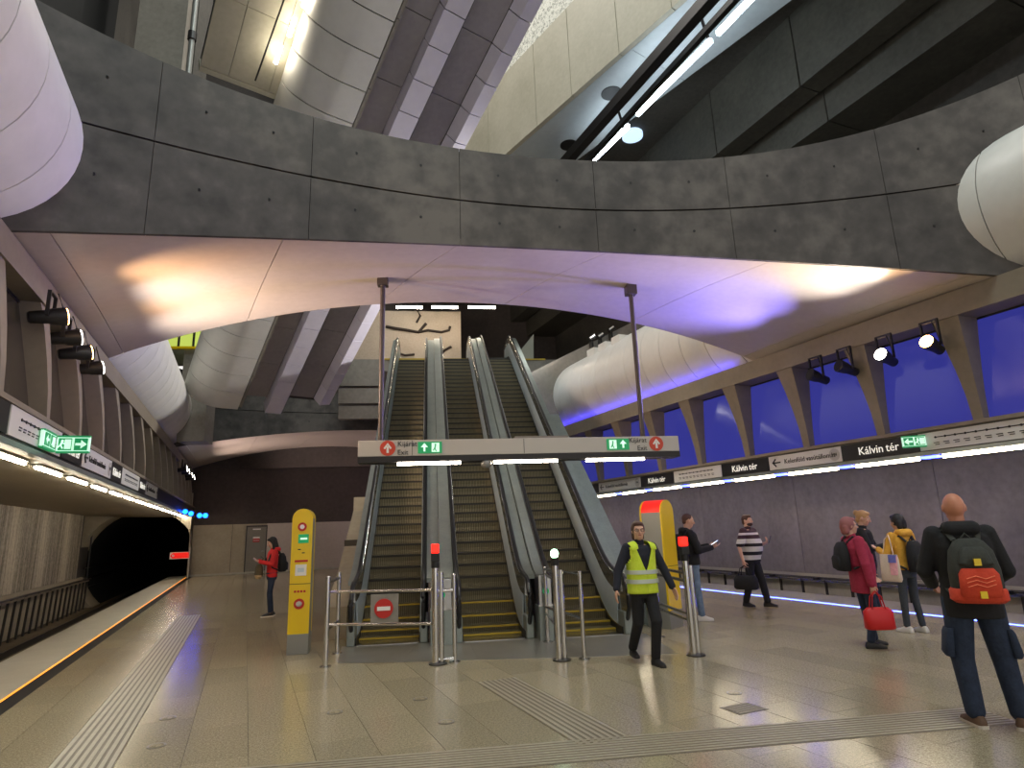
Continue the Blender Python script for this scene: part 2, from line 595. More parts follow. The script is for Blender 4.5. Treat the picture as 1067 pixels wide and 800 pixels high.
# ---- window bands with tapering fins
def window_band(nm, side, vi, vg0, vg1, z0, z1, zt, fins, gl, vsill, fin_w):
    """vi inner face of the top beam, glass from (vg0, z0) to (vg1, z1); side = -1 left, +1 right"""
    s = side
    root = struct(sect([(vsill, z0 - .06), (vsill, z0), (vg0 + s * .12, z0), (vg0 + s * .12, z0 - .06)], U0, U1).obj(nm, M['fin'], rot=TR))
    tb = sect([(vi, z1), (vi, zt), (vi + s * .9, zt), (vi + s * .9, z1)], U0, U1).obj('top_beam', M['fin'], root)
    pitch = fins[1] - fins[0]
    pn = MB()
    pn.hexa([(vg0, 0, z0), (vg0 + s * .03, 0, z0), (vg0 + s * .03, pitch - .06, z0), (vg0, pitch - .06, z0),
             (vg1, 0, z1), (vg1 + s * .03, 0, z1), (vg1 + s * .03, pitch - .06, z1), (vg1, pitch - .06, z1)])
    pme = pn.mesh('pane')
    pme.materials.append(gl)
    fr = MB()
    for y0, y1, off in ((-.03, .0, .015), (pitch - .06, pitch - .03, .015)):
        fr.hexa([(vg0 - s * off, y0, z0), (vg0 + s * .04, y0, z0), (vg0 + s * .04, y1, z0), (vg0 - s * off, y1, z0),
                 (vg1 - s * off, y0, z1), (vg1 + s * .04, y0, z1), (vg1 + s * .04, y1, z1), (vg1 - s * off, y1, z1)])
    fr.hexa([(vg1 - s * .015, 0, z1 - .03), (vg1 + s * .04, 0, z1 - .03), (vg1 + s * .04, pitch - .06, z1 - .03), (vg1 - s * .015, pitch - .06, z1 - .03),
             (vg1 - s * .015, 0, z1), (vg1 + s * .04, 0, z1), (vg1 + s * .04, pitch - .06, z1), (vg1 - s * .015, pitch - .06, z1)])
    fme = fr.mesh('pane_frame')
    fme.materials.append(M['frame_black'])
    wt, wb = fin_w
    fn = MB()
    fi = vsill + s * .04
    rings = []
    for t in (0, .25, .5, .75, .92, 1.0):
        z = z0 + (z1 - z0) * t
        wd = wb + (wt - wb) * t ** 1.6
        a = fi + (vi + s * .03 - fi) * t ** 1.5
        g = vg0 + (vg1 - vg0) * t + s * .02
        rings.append([(a, -wd * .5, z), (g, -wd * .5, z), (g, wd * .5, z), (a, wd * .5, z)])
    fn.loft([[Vector(p) for p in r] for r in rings])
    fnm = fn.mesh('fin')
    fnm.materials.append(M['fin'])
    for u in fins:
        place('fin', fnm, None, root, (0, u, 0))
        if u + pitch < U1 + .2:
            p = place('pane', pme, None, root, (0, u + .03, 0))
            place('pane_frame', fme, None, p)
    return root


window_band('window_1', -1, -2.5, -2.5, -2.76, 3.17, 4.63, 4.95, [9.1 + 1.63 * (i - 4) for i in range(19)], M['glass_left'], -2.29, (.34, .13))
window_band('window_2', 1, 9.8, 10.3, 10.3, 3.05, 4.62, 5.0, [5.72 + 1.6 * (i - 4) for i in range(22)], M['glass_blue'], 10.12, (.40, .15))

# ---- big hourglass slab beams
FL, FR, RL, RR = Vector((-4.45, 6.72)), Vector((8.15, 7.3)), Vector((-5.84, 11.78)), Vector((6.88, 11.92))


def hump(s):
    return 4 * s * (1 - s)


def pf(s, off=0.0):
    p = FL.lerp(FR, s)
    return Vector((p.x, p.y + 1.5 * hump(s) + off))


XTRA = [0.0]


def prr(s):
    p = RL.lerp(RR, s)
    return Vector((p.x + TU.x * XTRA[0], p.y - 1.0 * hump(s) + TU.y * XTRA[0]))


def zlow(s):
    return 5.0 + .82 * max(hump(s), -.12)


def ztop(s):
    return 7.38 + .52 * max(0, min(1.4, 1 - hump(s))) ** 1.6


ZG = 6.51


def v3(p, z):
    return Vector((p.x, p.y, z))


def lin(a, b, n):
    return [a + (b - a) * i / (n - 1) for i in range(n)]


def slab_beam(name, label):
    SS = lin(-.24, 1.2, 41)
    core = MB()
    core.loft([[v3(pf(s, .05), zlow(s) + .14), v3(prr(s), zlow(s) + .14), v3(prr(s), ztop(s) - .02), v3(pf(s, .05), ztop(s) - .02)] for s in SS])
    root = struct(core.obj(name, M['conc_dark'], smooth=30), label)
    joints = [-.24, -.06, .085, .225, .39, .56, .73, .91, 1.06, 1.2]
    for lo, hi in ((zlow, lambda s: ZG - .014), (lambda s: ZG + .014, ztop)):
        for a, b in zip(joints[:-1], joints[1:]):
            g = .0003
            rings = []
            for s in lin(a + g, b - g, 7):
                rings.append([v3(pf(s), lo(s)), v3(pf(s, .05), lo(s)), v3(pf(s, .05), hi(s)), v3(pf(s), hi(s))])
            p = MB().loft(rings).obj('face_panel', M['beam_face'], root, smooth=40)
            holes = []
            for fs in (.28, .72):
                s = a + (b - a) * fs
                zc = lo(s) + (hi(s) - lo(s)) * .55
                q = v3(pf(s), zc)
                th_ = MB().tube(q + Vector((0, -.004, 0)), q + Vector((0, .05, 0)), .022, n=10)
                th_.obj('tie_hole', M['black'], p)
    sj = [-.24, .02, .2, .385, .57, .77, .98, 1.2]
    for a, b in zip(sj[:-1], sj[1:]):
        rings = []
        for s in lin(a + .0004, b - .0004, 9):
            f, r = pf(s, .05), prr(s)
            ring = []
            for t in lin(0, 1, 9):
                q = f.lerp(r, t)
                ring.append(v3(q, zlow(s) + .05 * math.sin(t * math.pi)))
            top = [v3(f.lerp(r, t), zlow(s) + .12) for t in (1, 0)]
            rings.append(ring + top)
        MB().loft(rings).obj('soffit_panel', M['soffit'], root, smooth=40)
    return root


beam1 = slab_beam('slab_beam', 'stained concrete hourglass beam spanning the hall in front of the escalators')
XTRA[0] = 2.6
beam2 = slab_beam('slab_beam', 'farther concrete hourglass beam under the upper landing')
beam2.location = TU * 17.7


# ---- round strut tubes along both sides
def strut(name, label, v, z, r, u0, u1, ring=.82):
    core = MB().tube((v, u0, z), (v, u1, z), r - .03, n=40)
    root = struct(core.obj(name, M['conc_dark'], rot=TR, smooth=40), label)
    b = MB()
    n = 48
    rings = []
    for y, rr in ((.008, r - .05), (.008, r), (ring - .008, r), (ring - .008, r - .05)):
        rings.append([Vector((v + rr * math.cos(2 * math.pi * k / n), y, z + rr * math.sin(2 * math.pi * k / n))) for k in range(n)])
    b.loft(rings, cap=False)
    me = b.mesh('cladding_ring', 40)
    me.materials.append(M['tube_white'])
    u = u1 - ring
    while u > u0 - ring:
        place('cladding_ring', me, None, root, (0, u, 0))
        u -= ring
    return root


strut('strut_tube', 'white clad strut tube above the left wall ending at the nearer beam', -3.25, 6.17, 1.23, -5, 8.0)
strut('strut_tube', 'white clad strut tube above the left wall between the two beams', -3.25, 6.17, 1.23, 12.0, 25.9)
strut('strut_tube', 'white clad strut tube above the blue windows ending at the nearer beam', 10.82, 6.1, 1.26, -5, 5.6)
strut('strut_tube', 'white clad strut tube above the blue windows between the two beams', 10.82, 6.1, 1.26, 9.4, 23.2)

# ---- hall side walls, far wall, roof of the deep hall
struct(sect([(-4.62, 4.9), (-4.62, 26), (-5.0, 26), (-5.0, 4.9)], -7, 40).obj('wall_hall_left', M['conc_dark'], rot=TR))
struct(sect([(15.2, 4.9), (15.2, 26), (15.6, 26), (15.6, 4.9)], -7, 40).obj('wall_hall_right', M['conc_dark'], rot=TR))
struct(sect([(-4.7, 25.6), (-4.7, 26), (15.5, 26), (15.5, 25.6)], -7, 40).obj('ceiling', M['conc_dark'], rot=TR))
struct(sect([(-3.2, 4.7), (-3.2, 4.95), (-4.8, 4.95), (-4.8, 4.7)], -7, 36).obj('ledge_left', M['conc_dark'], rot=TR))
struct(sect([(10.6, 4.7), (10.6, 5.0), (15.5, 5.0), (15.5, 4.7)], -7, 36).obj('ledge_right', M['conc_dark'], rot=TR))
a_, b_ = onplane(58, 40, TV * -4.6, TV), onplane(142, 40, TV * -4.6, TV)
rc = struct(MB().box(-4.66, -4.56, -4, 19.0, 8.2, 24).obj('dark_panel_hall_left', M['void'], rot=TR))  # black sheet on the wall stands in for the unlit void
# far end: dark upper wall, pale lower wall with door, tunnel mouth
UE = 33.2
ew = struct(MB().box(-2.3, 14.5, UE + .15, UE + .6, -.3, 9.0).obj('wall_end', M['conc_brown'], rot=TR), 'dark brown concrete wall at the end of the platform')
MB().box(-7.0, -2.3, UE + .25, UE + .6, 3.05, 9.0).obj('upper_wall', M['conc_brown'], ew)
for v0, v1 in ((-2.3, -.62), (-.60, .02), (.94, 3.0), (3.02, 5.1), (5.12, 8.0), (8.02, 10.77)):
    MB().box(v0, v1, UE, UE + .16, 0, 2.32).obj('wall_panel', M['conc_warm' if v0 < .5 else 'soffit'], ew)
MB().box(.02, .94, UE, UE + .16, 2.2, 2.32).obj('wall_panel', M['conc_warm'], ew)
MB().box(-2.3, 10.77, UE - .03, UE, 0, .09).obj('skirting', M['edge_pale'], ew)
d1 = struct(MB().box(.05, .91, UE + .03, UE + .08, 0, 2.17).obj('door_1', M['door'], rot=TR), 'grey metal service door with a red notice')
fr = MB().box(.0, .05, UE - .03, UE + .1, 0, 2.24).box(.91, .96, UE - .03, UE + .1, 0, 2.24).box(.0, .96, UE - .03, UE + .1, 2.19, 2.24)
fr.obj('door_frame', M['steel_dk'], d1)
n_ = MB().box(.33, .63, UE + .015, UE + .032, 1.45, 1.68).obj('notice', M['red'], d1)
MB().box(.33, .63, UE + .01, UE + .03, 1.62, 1.70).obj('notice_header', M['white'], d1)
MB().box(.35, .61, UE + .005, UE + .02, 1.52, 1.54).obj('notice_line', M['white'], n_)
MB().box(.80, .84, UE - .03, UE + .03, 1.0, 1.04).box(.72, .84, UE - .04, UE - .02, 1.0, 1.03).obj('door_handle', M['steel'], d1)
MB().box(.3, .66, UE + .012, UE + .03, 2.03, 2.09).obj('closer', M['white'], d1)
# tunnel portal: wall with a round hole
TC, TZ, TRAD = -4.25, .75, 2.3
n = 40
ring_in, ring_out = [], []
for k in range(n):
    t = 2 * math.pi * k / n + math.pi / 4 + .001
    c, s_ = math.cos(t), math.sin(t)
    ring_in.append((min(-2.33, TC + TRAD * c), TZ + TRAD * s_))
    q = 3.0 / max(abs(c), abs(s_))
    ring_out.append((min(-2.32, TC + q * c * .96), TZ + q * s_))
pb = MB()
pb.loft([[Vector((v, UE - 1.2, z)) for v, z in ring_out], [Vector((v, UE - 1.2, z)) for v, z in ring_in],
         [Vector((v, UE + .5, z)) for v, z in ring_in], [Vector((v, UE + .5, z)) for v, z in ring_out]], cap=False)
o = struct(pb.obj('tunnel_portal', M['conc_warm'], rot=TR, smooth=30), 'concrete portal of the left hand train tunnel')
tb = MB()
tb.loft([[Vector((v, u, z)) for v, z in ring_in] for u in (UE + .5, UE + 9, UE + 18)], cap=False)
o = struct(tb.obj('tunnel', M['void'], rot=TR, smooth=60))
MB().box(TC - 2.4, TC + 2.4, UE + 17.8, UE + 18, TZ - 2.4, TZ + 2.4).obj('tunnel_end', M['void'], o)
for k in range(3):
    MB().pipe([(TC - 2.12 + .05 * k, UE - 1.0, -.2 + .42 * k), (TC - 2.1 + .05 * k, UE + 8, -.2 + .42 * k)], .03, 6).obj('cable', M['steel_dk'], o)
MB().pipe([(TC - 1.95, UE - .6, -1.0), (TC - 1.95, UE - .6, 2.2)], .035, 8).obj('conduit', M['steel_dk'], o)


# ================================================================== UPPER HALL
AX = -ray(-53, 1170).normalized()               # up-slope direction of the overhead escalator
AW = Vector((-AX.y, AX.x, 0)).normalized()
if AW.x < 0:
    AW = -AW
AN = AW.cross(AX).normalized()
if AN.z > 0:
    AN = -AN
AO = atY(249, 427, 21.5)


def ap(s, w, n):
    return AO + AX * s + AW * w + AN * n


def apl(x, y, n=0.0):
    p = onplane(x, y, AO + AN * n, AN) - AO
    return p.dot(AX), p.dot(AW)


def apr(b, poly, s0, s1):
    return b.loft([[ap(s0, w, n) for w, n in poly], [ap(s1, w, n) for w, n in poly]])


S_END = 17.0
core = apr(MB(), [(-1.5, -1.2), (2.9, -1.2), (2.9, -.6), (.0, -.6), (-.4, -.5), (-1.2, -.75)], .2, S_END)
oe = core.obj('overhead_escalator', M['conc_dark'])
tag(oe, 'ribbed underside of an escalator crossing high over the hall, one white rounded edge', 'escalator')
bn = []
for k in range(11):
    t = math.radians(180 + 90 * k / 10)
    bn.append((-.55 + 1.1 * math.cos(t), -.95 - .95 * math.sin(t)))
outer = bn + [(-.05, 0)]
inner = [(w * 1 + (.05 if i < 8 else 0), n - .05) for i, (w, n) in enumerate(outer)]
pitch = .83
k = 0
s = 0.0
while s < S_END:
    apr(MB(), outer + inner[::-1], s + .014, s + pitch - .014).obj('edge_panel', M['tube_white'], oe, smooth=30)
    apr(MB(), [(.88, -.5), (.88, -.04), (1.42, -.04), (1.42, -.5)], s + .012 - .1, s + pitch - .112).obj('rib_panel', M['white_rib'], oe)
    apr(MB(), [(2.45, -.4), (2.62, -.08), (3.0, -.16), (3.08, -.7), (2.9, -.7)], s + .512, s + pitch + .488).obj('lit_edge_panel', M['white_rib'], oe)
    if k % 2 == 0:
        s1 = s + pitch * 2
        apr(MB(), [(.08, -.62), (.08, -.42), (.86, -.42), (.86, -.62)], s + .31, s1 + .29).obj('channel_panel', M['channel'], oe)
        apr(MB(), [(1.56, -.62), (1.56, -.42), (2.44, -.42), (2.44, -.62)], s + .51, s1 + .49).obj('channel_panel', M['channel'], oe)
        apr(MB(), [(-.02, -.62), (-.02, -.02), (.06, -.02), (.06, -.62)], s + .11, s1 + .09).obj('side_panel', M['conc'], oe)
        apr(MB(), [(1.44, -.62), (1.44, -.06), (1.54, -.3), (1.54, -.62)], s + .31, s1 + .29).obj('side_panel', M['conc_dark'], oe)
    s += pitch
    k += 1

# cream panelled slab beside it, with its own tube lights
NC = -1.0
s0, w0 = apl(208, 70, NC)
s1, w1 = apl(297, 100, NC)
sl = max(s0, s1) * .5 + min(s0, s1) * .5
cs = apr(MB(), [(w0 + .03, NC - .5), (w0 + .03, NC - .06), (w1 + .5, NC - .06), (w1 + .5, NC - .5)], sl, sl + 8).obj('cream_stair_slab', M['conc_dark'])
tag(cs, 'cream panelled underside of an upper stair with tube lights, left of the overhead escalator', 'stair')
wj = [w0, w0 + (w1 - w0) * .32, w0 + (w1 - w0) * .8, w1 + .5]
for k in range(4):
    for a, b in zip(wj[:-1], wj[1:]):
        apr(MB(), [(a + .006, NC - .1), (a + .006, NC), (b - .006, NC), (b - .006, NC - .1)], sl + k * 1.6 + .006, sl + k * 1.6 + 1.594).obj('panel', M['conc_cream'], cs)
apr(MB(), [(w0, NC - .4), (w0, NC + .02), (w1 + .5, NC + .02), (w1 + .5, NC - .4)], sl - .12, sl - .01).obj('end_trim', M['conc_cream'], cs)
tl = [apl(x, y, NC + .25) for x, y in ((287, 66), (301, 38), (316, 8))]
for i in range(3):
    sa, wa = tl[i]
    f = MB()
    f.tube(ap(sa, wa, NC + .25), ap(sa + .42, wa, NC + .25), .045, n=10)
    r = f.obj('tube_light', M['tube_c'], smooth=40)
    tag(r, 'bright tube light under the cream stair slab', 'light', 'tube lights under the cream stair slab')
    MB().tube(ap(sa + .2, wa, NC + .26), ap(sa + .2, wa, NC), .012, n=6).obj('stem', M['dark_metal'], r)
rail_a, rail_b = apl(266, 84, NC + .2), apl(300, 0, NC + .2)
o = MB().tube(ap(rail_a[0], rail_a[1], NC + .2), ap(rail_b[0] + 1.5, rail_b[1], NC + .2), .02, n=8).obj('conduit_rail', M['dark_metal'], cs)

# pale wall column and pipe seen above the beam on the left
q0, q1 = atY(141, 40, 15.0), atY(200, 66, 15.0)
cw = struct(MB().box(q0.x, q1.x - .25, 15.0, 16.5, 8.0, 25.6).obj('wall_hall_pier', M['conc'], ))
MB().box(q1.x - .25, q1.x - .08, 15.3, 16.2, 8.0, 25.6).obj('side_strip', M['conc_dark'], cw)
pp = MB().tube((q1.x - .02, 14.9, 8), (q1.x - .02, 14.9, 25.5), .07, n=12).obj('down_pipe', M['grey_enamel'], smooth=40)
tag(pp, 'thin grey vertical pipe beside the pale pier above the beam', 'pipe')
qc = atY(202, 38, 14.9)
MB().tube((q1.x - .02, 14.9, qc.z - .12), (q1.x - .02, 14.9, qc.z + .12), .11, n=12).obj('collar', M['dark_metal'], pp)
# pale pier seen under the beam between the strut tube and the overhead escalator
q0, q1 = atY(189, 400, 22.5), atY(217, 400, 22.5)
cw = struct(MB().box(q0.x, q1.x, 22.5, 23.4, 5.0, 8.4).obj('wall_landing_pier', M['conc']))
q2 = atY(216, 352, 22.6)
struct(MB().box(q0.x - 2.0, q1.x + 1.2, 23.4, 23.6, 8.0, 12.0).obj('wall_landing_back', M['conc_dark']))
b0, b1 = atY(174, 362, 22.4), atY(216, 344, 22.4)
wn = struct(MB().box(b0.x, b1.x, 22.4, 22.6, b0.z, b1.z + .6).obj('window_3', M['green_glass']), 'yellow green lit glass screen of the upper landing')
MB().box(b0.x, b1.x, 22.3, 22.45, b0.z - .06, b0.z + .02).obj('rail', M['yellow'], wn)
for f in (.3, .68):
    x = b0.x + (b1.x - b0.x) * f
    MB().box(x - .03, x + .03, 22.33, 22.42, b0.z, b1.z + .6).obj('mullion', M['frame_black'], wn)

# ---- high mezzanine slab on the right: fascia, rough band, soffit with round recesses
HB = math.radians(-27.9)
BU = Vector((math.sin(HB), math.cos(HB), 0))
BV = Vector((math.cos(HB), -math.sin(HB), 0))
ZB = 14.0
BO = onz(525, 162, ZB)


def bp(u, v, z):
    return BO + BU * u + BV * v + Vector((0, 0, z))


def bpr(b, poly, u0, u1):
    return b.loft([[bp(u0, v, z) for v, z in poly], [bp(u1, v, z) for v, z in poly]])


def bxy(x, y, z):
    p = onz(x, y, ZB + z) - BO
    return p.dot(BU), p.dot(BV)


pt = onplane(519, 84, BO, BV)
FH = pt.z - ZB
mz = struct(bpr(MB(), [(.12, .08), (.12, FH + 3), (.5, FH + 3), (.5, .08)], -14, 8).obj('mezzanine_slab', M['conc_dark']), 'concrete mezzanine fascia crossing high above the beam')
uj = [bxy(x, y, 0)[0] for x, y in ((707, 13), (650, 59), (598, 101), (560, 132))]
js = [-14, uj[0] - 1.6] + uj + [.9, 3, 8]
js = sorted(js)
for a, b in zip(js[:-1], js[1:]):
    bpr(MB(), [(0, 0), (0, FH), (.15, FH), (.15, 0)], a + .012, b - .012).obj('fascia_panel', M['conc_cream'], mz)
bpr(MB(), [(.06, FH + .01), (.06, FH + 3), (.15, FH + 3), (.15, FH + .01)], -14, 8).obj('rough_band', M['rough_white'], mz)
sj = [-14, bxy(650, 59, 0)[0] - .3, 0.2, 8]
for a, b in zip(sj[:-1], sj[1:]):
    bpr(MB(), [(.16, 0), (2.3, 0), (2.3, .3), (.16, .3)], a + .01, b - .01).obj('soffit_panel', M['white_soffit'], mz)
for px in ((637, 97), (593, 151)):
    c = onz(*px, ZB)
    MB().tube(c + Vector((0, 0, -.02)), c + Vector((0, 0, .1)), .30, n=28).obj('round_recess', M['black'], mz, smooth=40)
# darker stepped slab to the right of it
dk = struct(bpr(MB(), [(2.3, 0), (2.3, 1.6), (14, 1.6), (14, 1.0), (2.6, 1.0)], -14, 14).obj('ceiling_mezzanine', M['conc_dark']))
gw = struct(sect([(13.4, 12.9), (13.4, 15.6), (15.3, 15.6), (15.3, 12.9)], -7, 30).obj('wall_gallery', M['conc_dark'], rot=TR), 'dark stepped gallery wall high on the right of the hall')
gj = [-7, 1.2, 5.6, 9.8, 13.0, 18, 30]
for a_, b_ in zip(gj[:-1], gj[1:]):
    sect([(12.8, 12.78), (12.8, 15.2), (13.5, 15.2), (13.5, 12.78)], a_ + .02, b_ - .02).obj('upper_face', M['gallery'], gw)
    sect([(13.65, 11.95), (13.65, 12.9), (13.52, 12.9), (13.52, 12.8), (13.4, 12.8), (13.4, 13.0), (15.3, 13.0), (15.3, 11.95)], a_ + .02, b_ - .02).obj('lower_face', M['gallery'], gw)
rl = MB()
c = onz(659, 142, ZB + .9)
tag(MB().tube(c + Vector((0, 0, -.03)), c + Vector((0, 0, .12)), .36, n=28).obj('round_ceiling_light', M['dome_light'], smooth=40),
    'round lit dome in the dark ceiling beside the suspended light bar', 'light')
# suspended light bars
ZL = ZB - .9


def bar3(b, p0, p1, w, h):
    d = (p1 - p0).normalized()
    x = d.cross(Vector((0, 0, 1))).normalized() * w / 2
    z = Vector((0, 0, h / 2))
    return b.hexa([p0 - x - z, p0 + x - z, p1 + x - z, p1 - x - z, p0 - x + z, p0 + x + z, p1 + x + z, p1 - x + z])


la, lb = onz(590, 168, ZL), onz(738, 0, ZL)
d = (lb - la)
lbr = bar3(MB(), la - d * .3, lb + d * .4, .26, .3).obj('light_bar', M['dark_metal'])
tag(lbr, 'long dark suspended cable bar under the mezzanine', 'light')
la, lb = onz(612, 168, ZL), onz(765, 0, ZL)
d = (lb - la)
lb2 = bar3(MB(), la - d * .3, lb + d * .4, .14, .16).obj('light_bar', M['dark_metal'])
tag(lb2, 'slim dark suspended bar carrying white tube lights under the mezzanine', 'light')
for (x0, y0), (x1, y1) in (((619, 166), (655, 131)), ((664, 119), (741, 42)), ((748, 35), (800, -20))):
    p0, p1 = onz(x0, y0, ZL - .02), onz(x1, y1, ZL - .02)
    dd = (p1 - p0).normalized().cross(Vector((0, 0, 1))) * .0
    bar3(MB(), p0, p1, .10, .12).obj('tube', M['tube_dim'], lb2)
for x, y in ((650, 133), (738, 40)):
    p = onz(x, y, ZL)
    MB().tube(p, p + Vector((-.3, -.1, 1.1)), .04, n=8).obj('hanger', M['dark_metal'], lb2)

# ---- upper landing behind the escalator tops
LZ = 8.12
struct(MB().box(-3.2, 9.0, 22.95, 32.5, LZ - .45, LZ - .02).obj('floor_landing', M['conc']), 'upper landing at the top of the escalators')
lw = struct(MB().box(-9.5, 13, 32.0, 32.4, 5, 25).obj('wall_landing_end', M['conc_brown']))
q0, q1 = atY(384, 382, 27.0), atY(480, 330, 27.0)
art = MB().box(q0.x - 2.2, q1.x, 27.0, 27.25, LZ - .02, q1.z + .25).obj('relief_wall', M['art'])
tag(art, 'pinkish stone wall with dark root-like relief behind the escalator tops', 'wall art')


def px_path(pts, Y):
    return [atY(x, y, Y) for x, y in pts]


for pts, r in (([(402, 340), (412, 342), (425, 344), (436, 346), (444, 337)], .07), ([(436, 346), (446, 344), (460, 346), (468, 344), (469, 340)], .06),
               ([(434, 322), (438, 329), (434, 336)], .05), ([(455, 374), (463, 365), (470, 361)], .06), ([(410, 366), (422, 370), (432, 369)], .05)):
    MB().pipe(px_path(pts, 26.97), r, 8).obj('relief_root', M['root'], art, smooth=40)
for i, (x0, x1) in enumerate(((413, 440), (450, 477), (488, 516))):
    p0, p1 = atY(x0, 320, 25.0), atY(x1, 318, 25.0)
    r = MB().tube((p0.x, 25, p0.z), (p1.x, 25, p0.z), .05, n=10).obj('tube_light', M['tube'], smooth=40)
    tag(r, 'tube light hung in a row over the upper landing', 'light', 'tube lights over the upper landing')
    MB().box(p0.x, p1.x, 24.95, 25.05, p0.z + .05, p0.z + .12).obj('housing', M['dark_metal'], r)
    for x in (p0.x + .15, p1.x - .15):
        MB().tube((x, 25, p0.z + .1), (x, 25, (25.6, 14.9, 14.98)[i]), .012, n=6).obj('wire', M['dark_metal'], r)
# balustrade glass triangle and yellow edging at the right of the landing
q0, q1, q2 = atY(531, 379, 23.7), atY(556, 379, 23.7), atY(556, 348, 23.7)
sc = MB().prism([q0, q1, q2], (0, .12, 0)).obj('glass_guard', M['guard'])
tag(sc, 'pale triangular glass guard at the head of the escalators', 'guard')
q3 = atY(566, 392, 23.5)
o = struct(MB().box(-1.8, q3.x, 22.9, 22.97, LZ - .5, LZ - .02).obj('landing_edge', M['conc']))
MB().box(-1.8, q3.x, 22.87, 23.0, LZ - .06, LZ + .0).obj('edge_strip', M['step_yellow'], o)
# inclined grey parapet rising to the right behind the escalators, with floodlights on it
pa = [(562, 440), (560, 410), (600, 380), (650, 355), (690, 332), (760, 300), (800, 330), (700, 370), (620, 400), (585, 440)]
q = [atY(x, y, 20.5) for x, y in ((556, 445), (553, 388), (640, 345), (720, 305), (790, 300), (790, 345), (690, 375), (610, 420))]
pr_ = struct(MB().prism(q, (0, .5, 0)).obj('parapet_right', M['conc']))
for x, y in ((617, 352), (626, 350), (637, 343)):
    p = atY(x, y, 20.2)
    r = empty('flood_lamp', p)
    tag(r, 'small grey flood lamp on the sloping parapet beyond the strut tube', 'lamp', 'flood lamps on the sloping parapet')
    MB().cbox((0, 0, 0), (.26, .16, .16)).obj('head', M['dark_metal'], r, rot=(0, math.radians(-35), 0), bevel=.02)
    MB().box(-.03, .03, -.03, .5, -.32, -.08).obj('bracket', M['dark_metal'], r)
    ld = bpy.data.lights.new('flood_beam', 'SPOT')
    ld.energy = 900
    ld.color = (1, .97, .92)
    ld.spot_size = math.radians(110)
    ld.spot_blend = 1
    ld.shadow_soft_size = .15
    lo = bpy.data.objects.new('flood_beam', ld)
    col.objects.link(lo)
    lo.parent = r
    lo.location = (-.25, -.25, .1)
    lo.rotation_euler = (Vector((-4.5, 17.5, 9.0)) - p).to_track_quat('-Z', 'Y').to_euler()
    MB().cbox((0, -.085, .03), (.2, .02, .05)).obj('lens', M['white'], r, rot=(0, math.radians(-35), 0))
# concrete blocks on the strut tube
for x, y in ((622, 368), (634, 362), (648, 355)):
    p = onplane(x, y, TV * 10.2, TV)
    r = MB().cbox((0, 0, 0), (.5, .45, .26)).obj('saddle_block', M['tube_white'], loc=p, rot=(0, 0, A), bevel=.02)
    tag(r, 'small white block seated on top of the strut tube above the blue windows', 'block', 'blocks on the strut tube')
# horizontal slabs seen left of the escalator head
for i, (y0, y1) in enumerate(((385, 402), (404, 420), (422, 436))):
    q0, q1 = atY(352, y1, 22.7), atY(398, y0, 22.7)
    MB().box(q0.x, q1.x, 22.7 + .04 * i, 23.0, q0.z, q1.z).obj('front_panel', M['conc'], o)


# ================================================================== LIGHT FITTINGS
def tube_fitting(v, z, u, L, mt, label, group):
    r = empty('tube_light', tw(v, u, z), A)
    tag(r, label, 'light', group)
    MB().box(-.05, .05, 0, L, .018, .038).obj('housing', M['grey_enamel'], r)
    MB().tube((0, .02, 0), (0, L - .02, 0), .023, n=8).obj('tube', mt, r, smooth=40)
    return r


proto = tube_fitting(-2.55, 2.655, 8.08 - 1.63 * 3, 1.2, M['tube'], 'tube light in the row under the ledge over the left track', 'tube lights over the left track')
for i in range(1, 18):
    c = copy_tree(proto)
    c.location = tw(-2.55, 8.08 + 1.63 * (i - 3), 2.655)
proto = tube_fitting(10.35, 2.575, 6.84 - 1.58 * 3, 1.22, M['tube_right'], 'tube light in the row under the ledge over the right track', 'tube lights over the right track')
for i in range(1, 18):
    c = copy_tree(proto)
    c.location = tw(10.35, 6.84 + 1.58 * (i - 3), 2.575)
for i in range(0, 17, 1):
    u = 6.84 + 1.58 * (i - 3) - .33
    r = MB().box(10.28, 10.42, u, u + .28, 2.57, 2.615).obj('blue_lamp', M['led_blue'], rot=TR)
    tag(r, 'short blue lamp between two tubes under the right ledge', 'light', 'blue lamps under the right ledge')
for u0_, u1_, lab in ((10.4, 21.5, 'added hidden blue glow strip on the window beam beyond the big concrete beam'),):
    o = MB().box(9.88, 9.95, u0_, u1_, 5.0, 5.012).obj('added_blue_strip', M['blue_fill_up'], rot=TR)  # hidden glow strip added to tint the strut tube blue
    tag(o, lab, 'light')


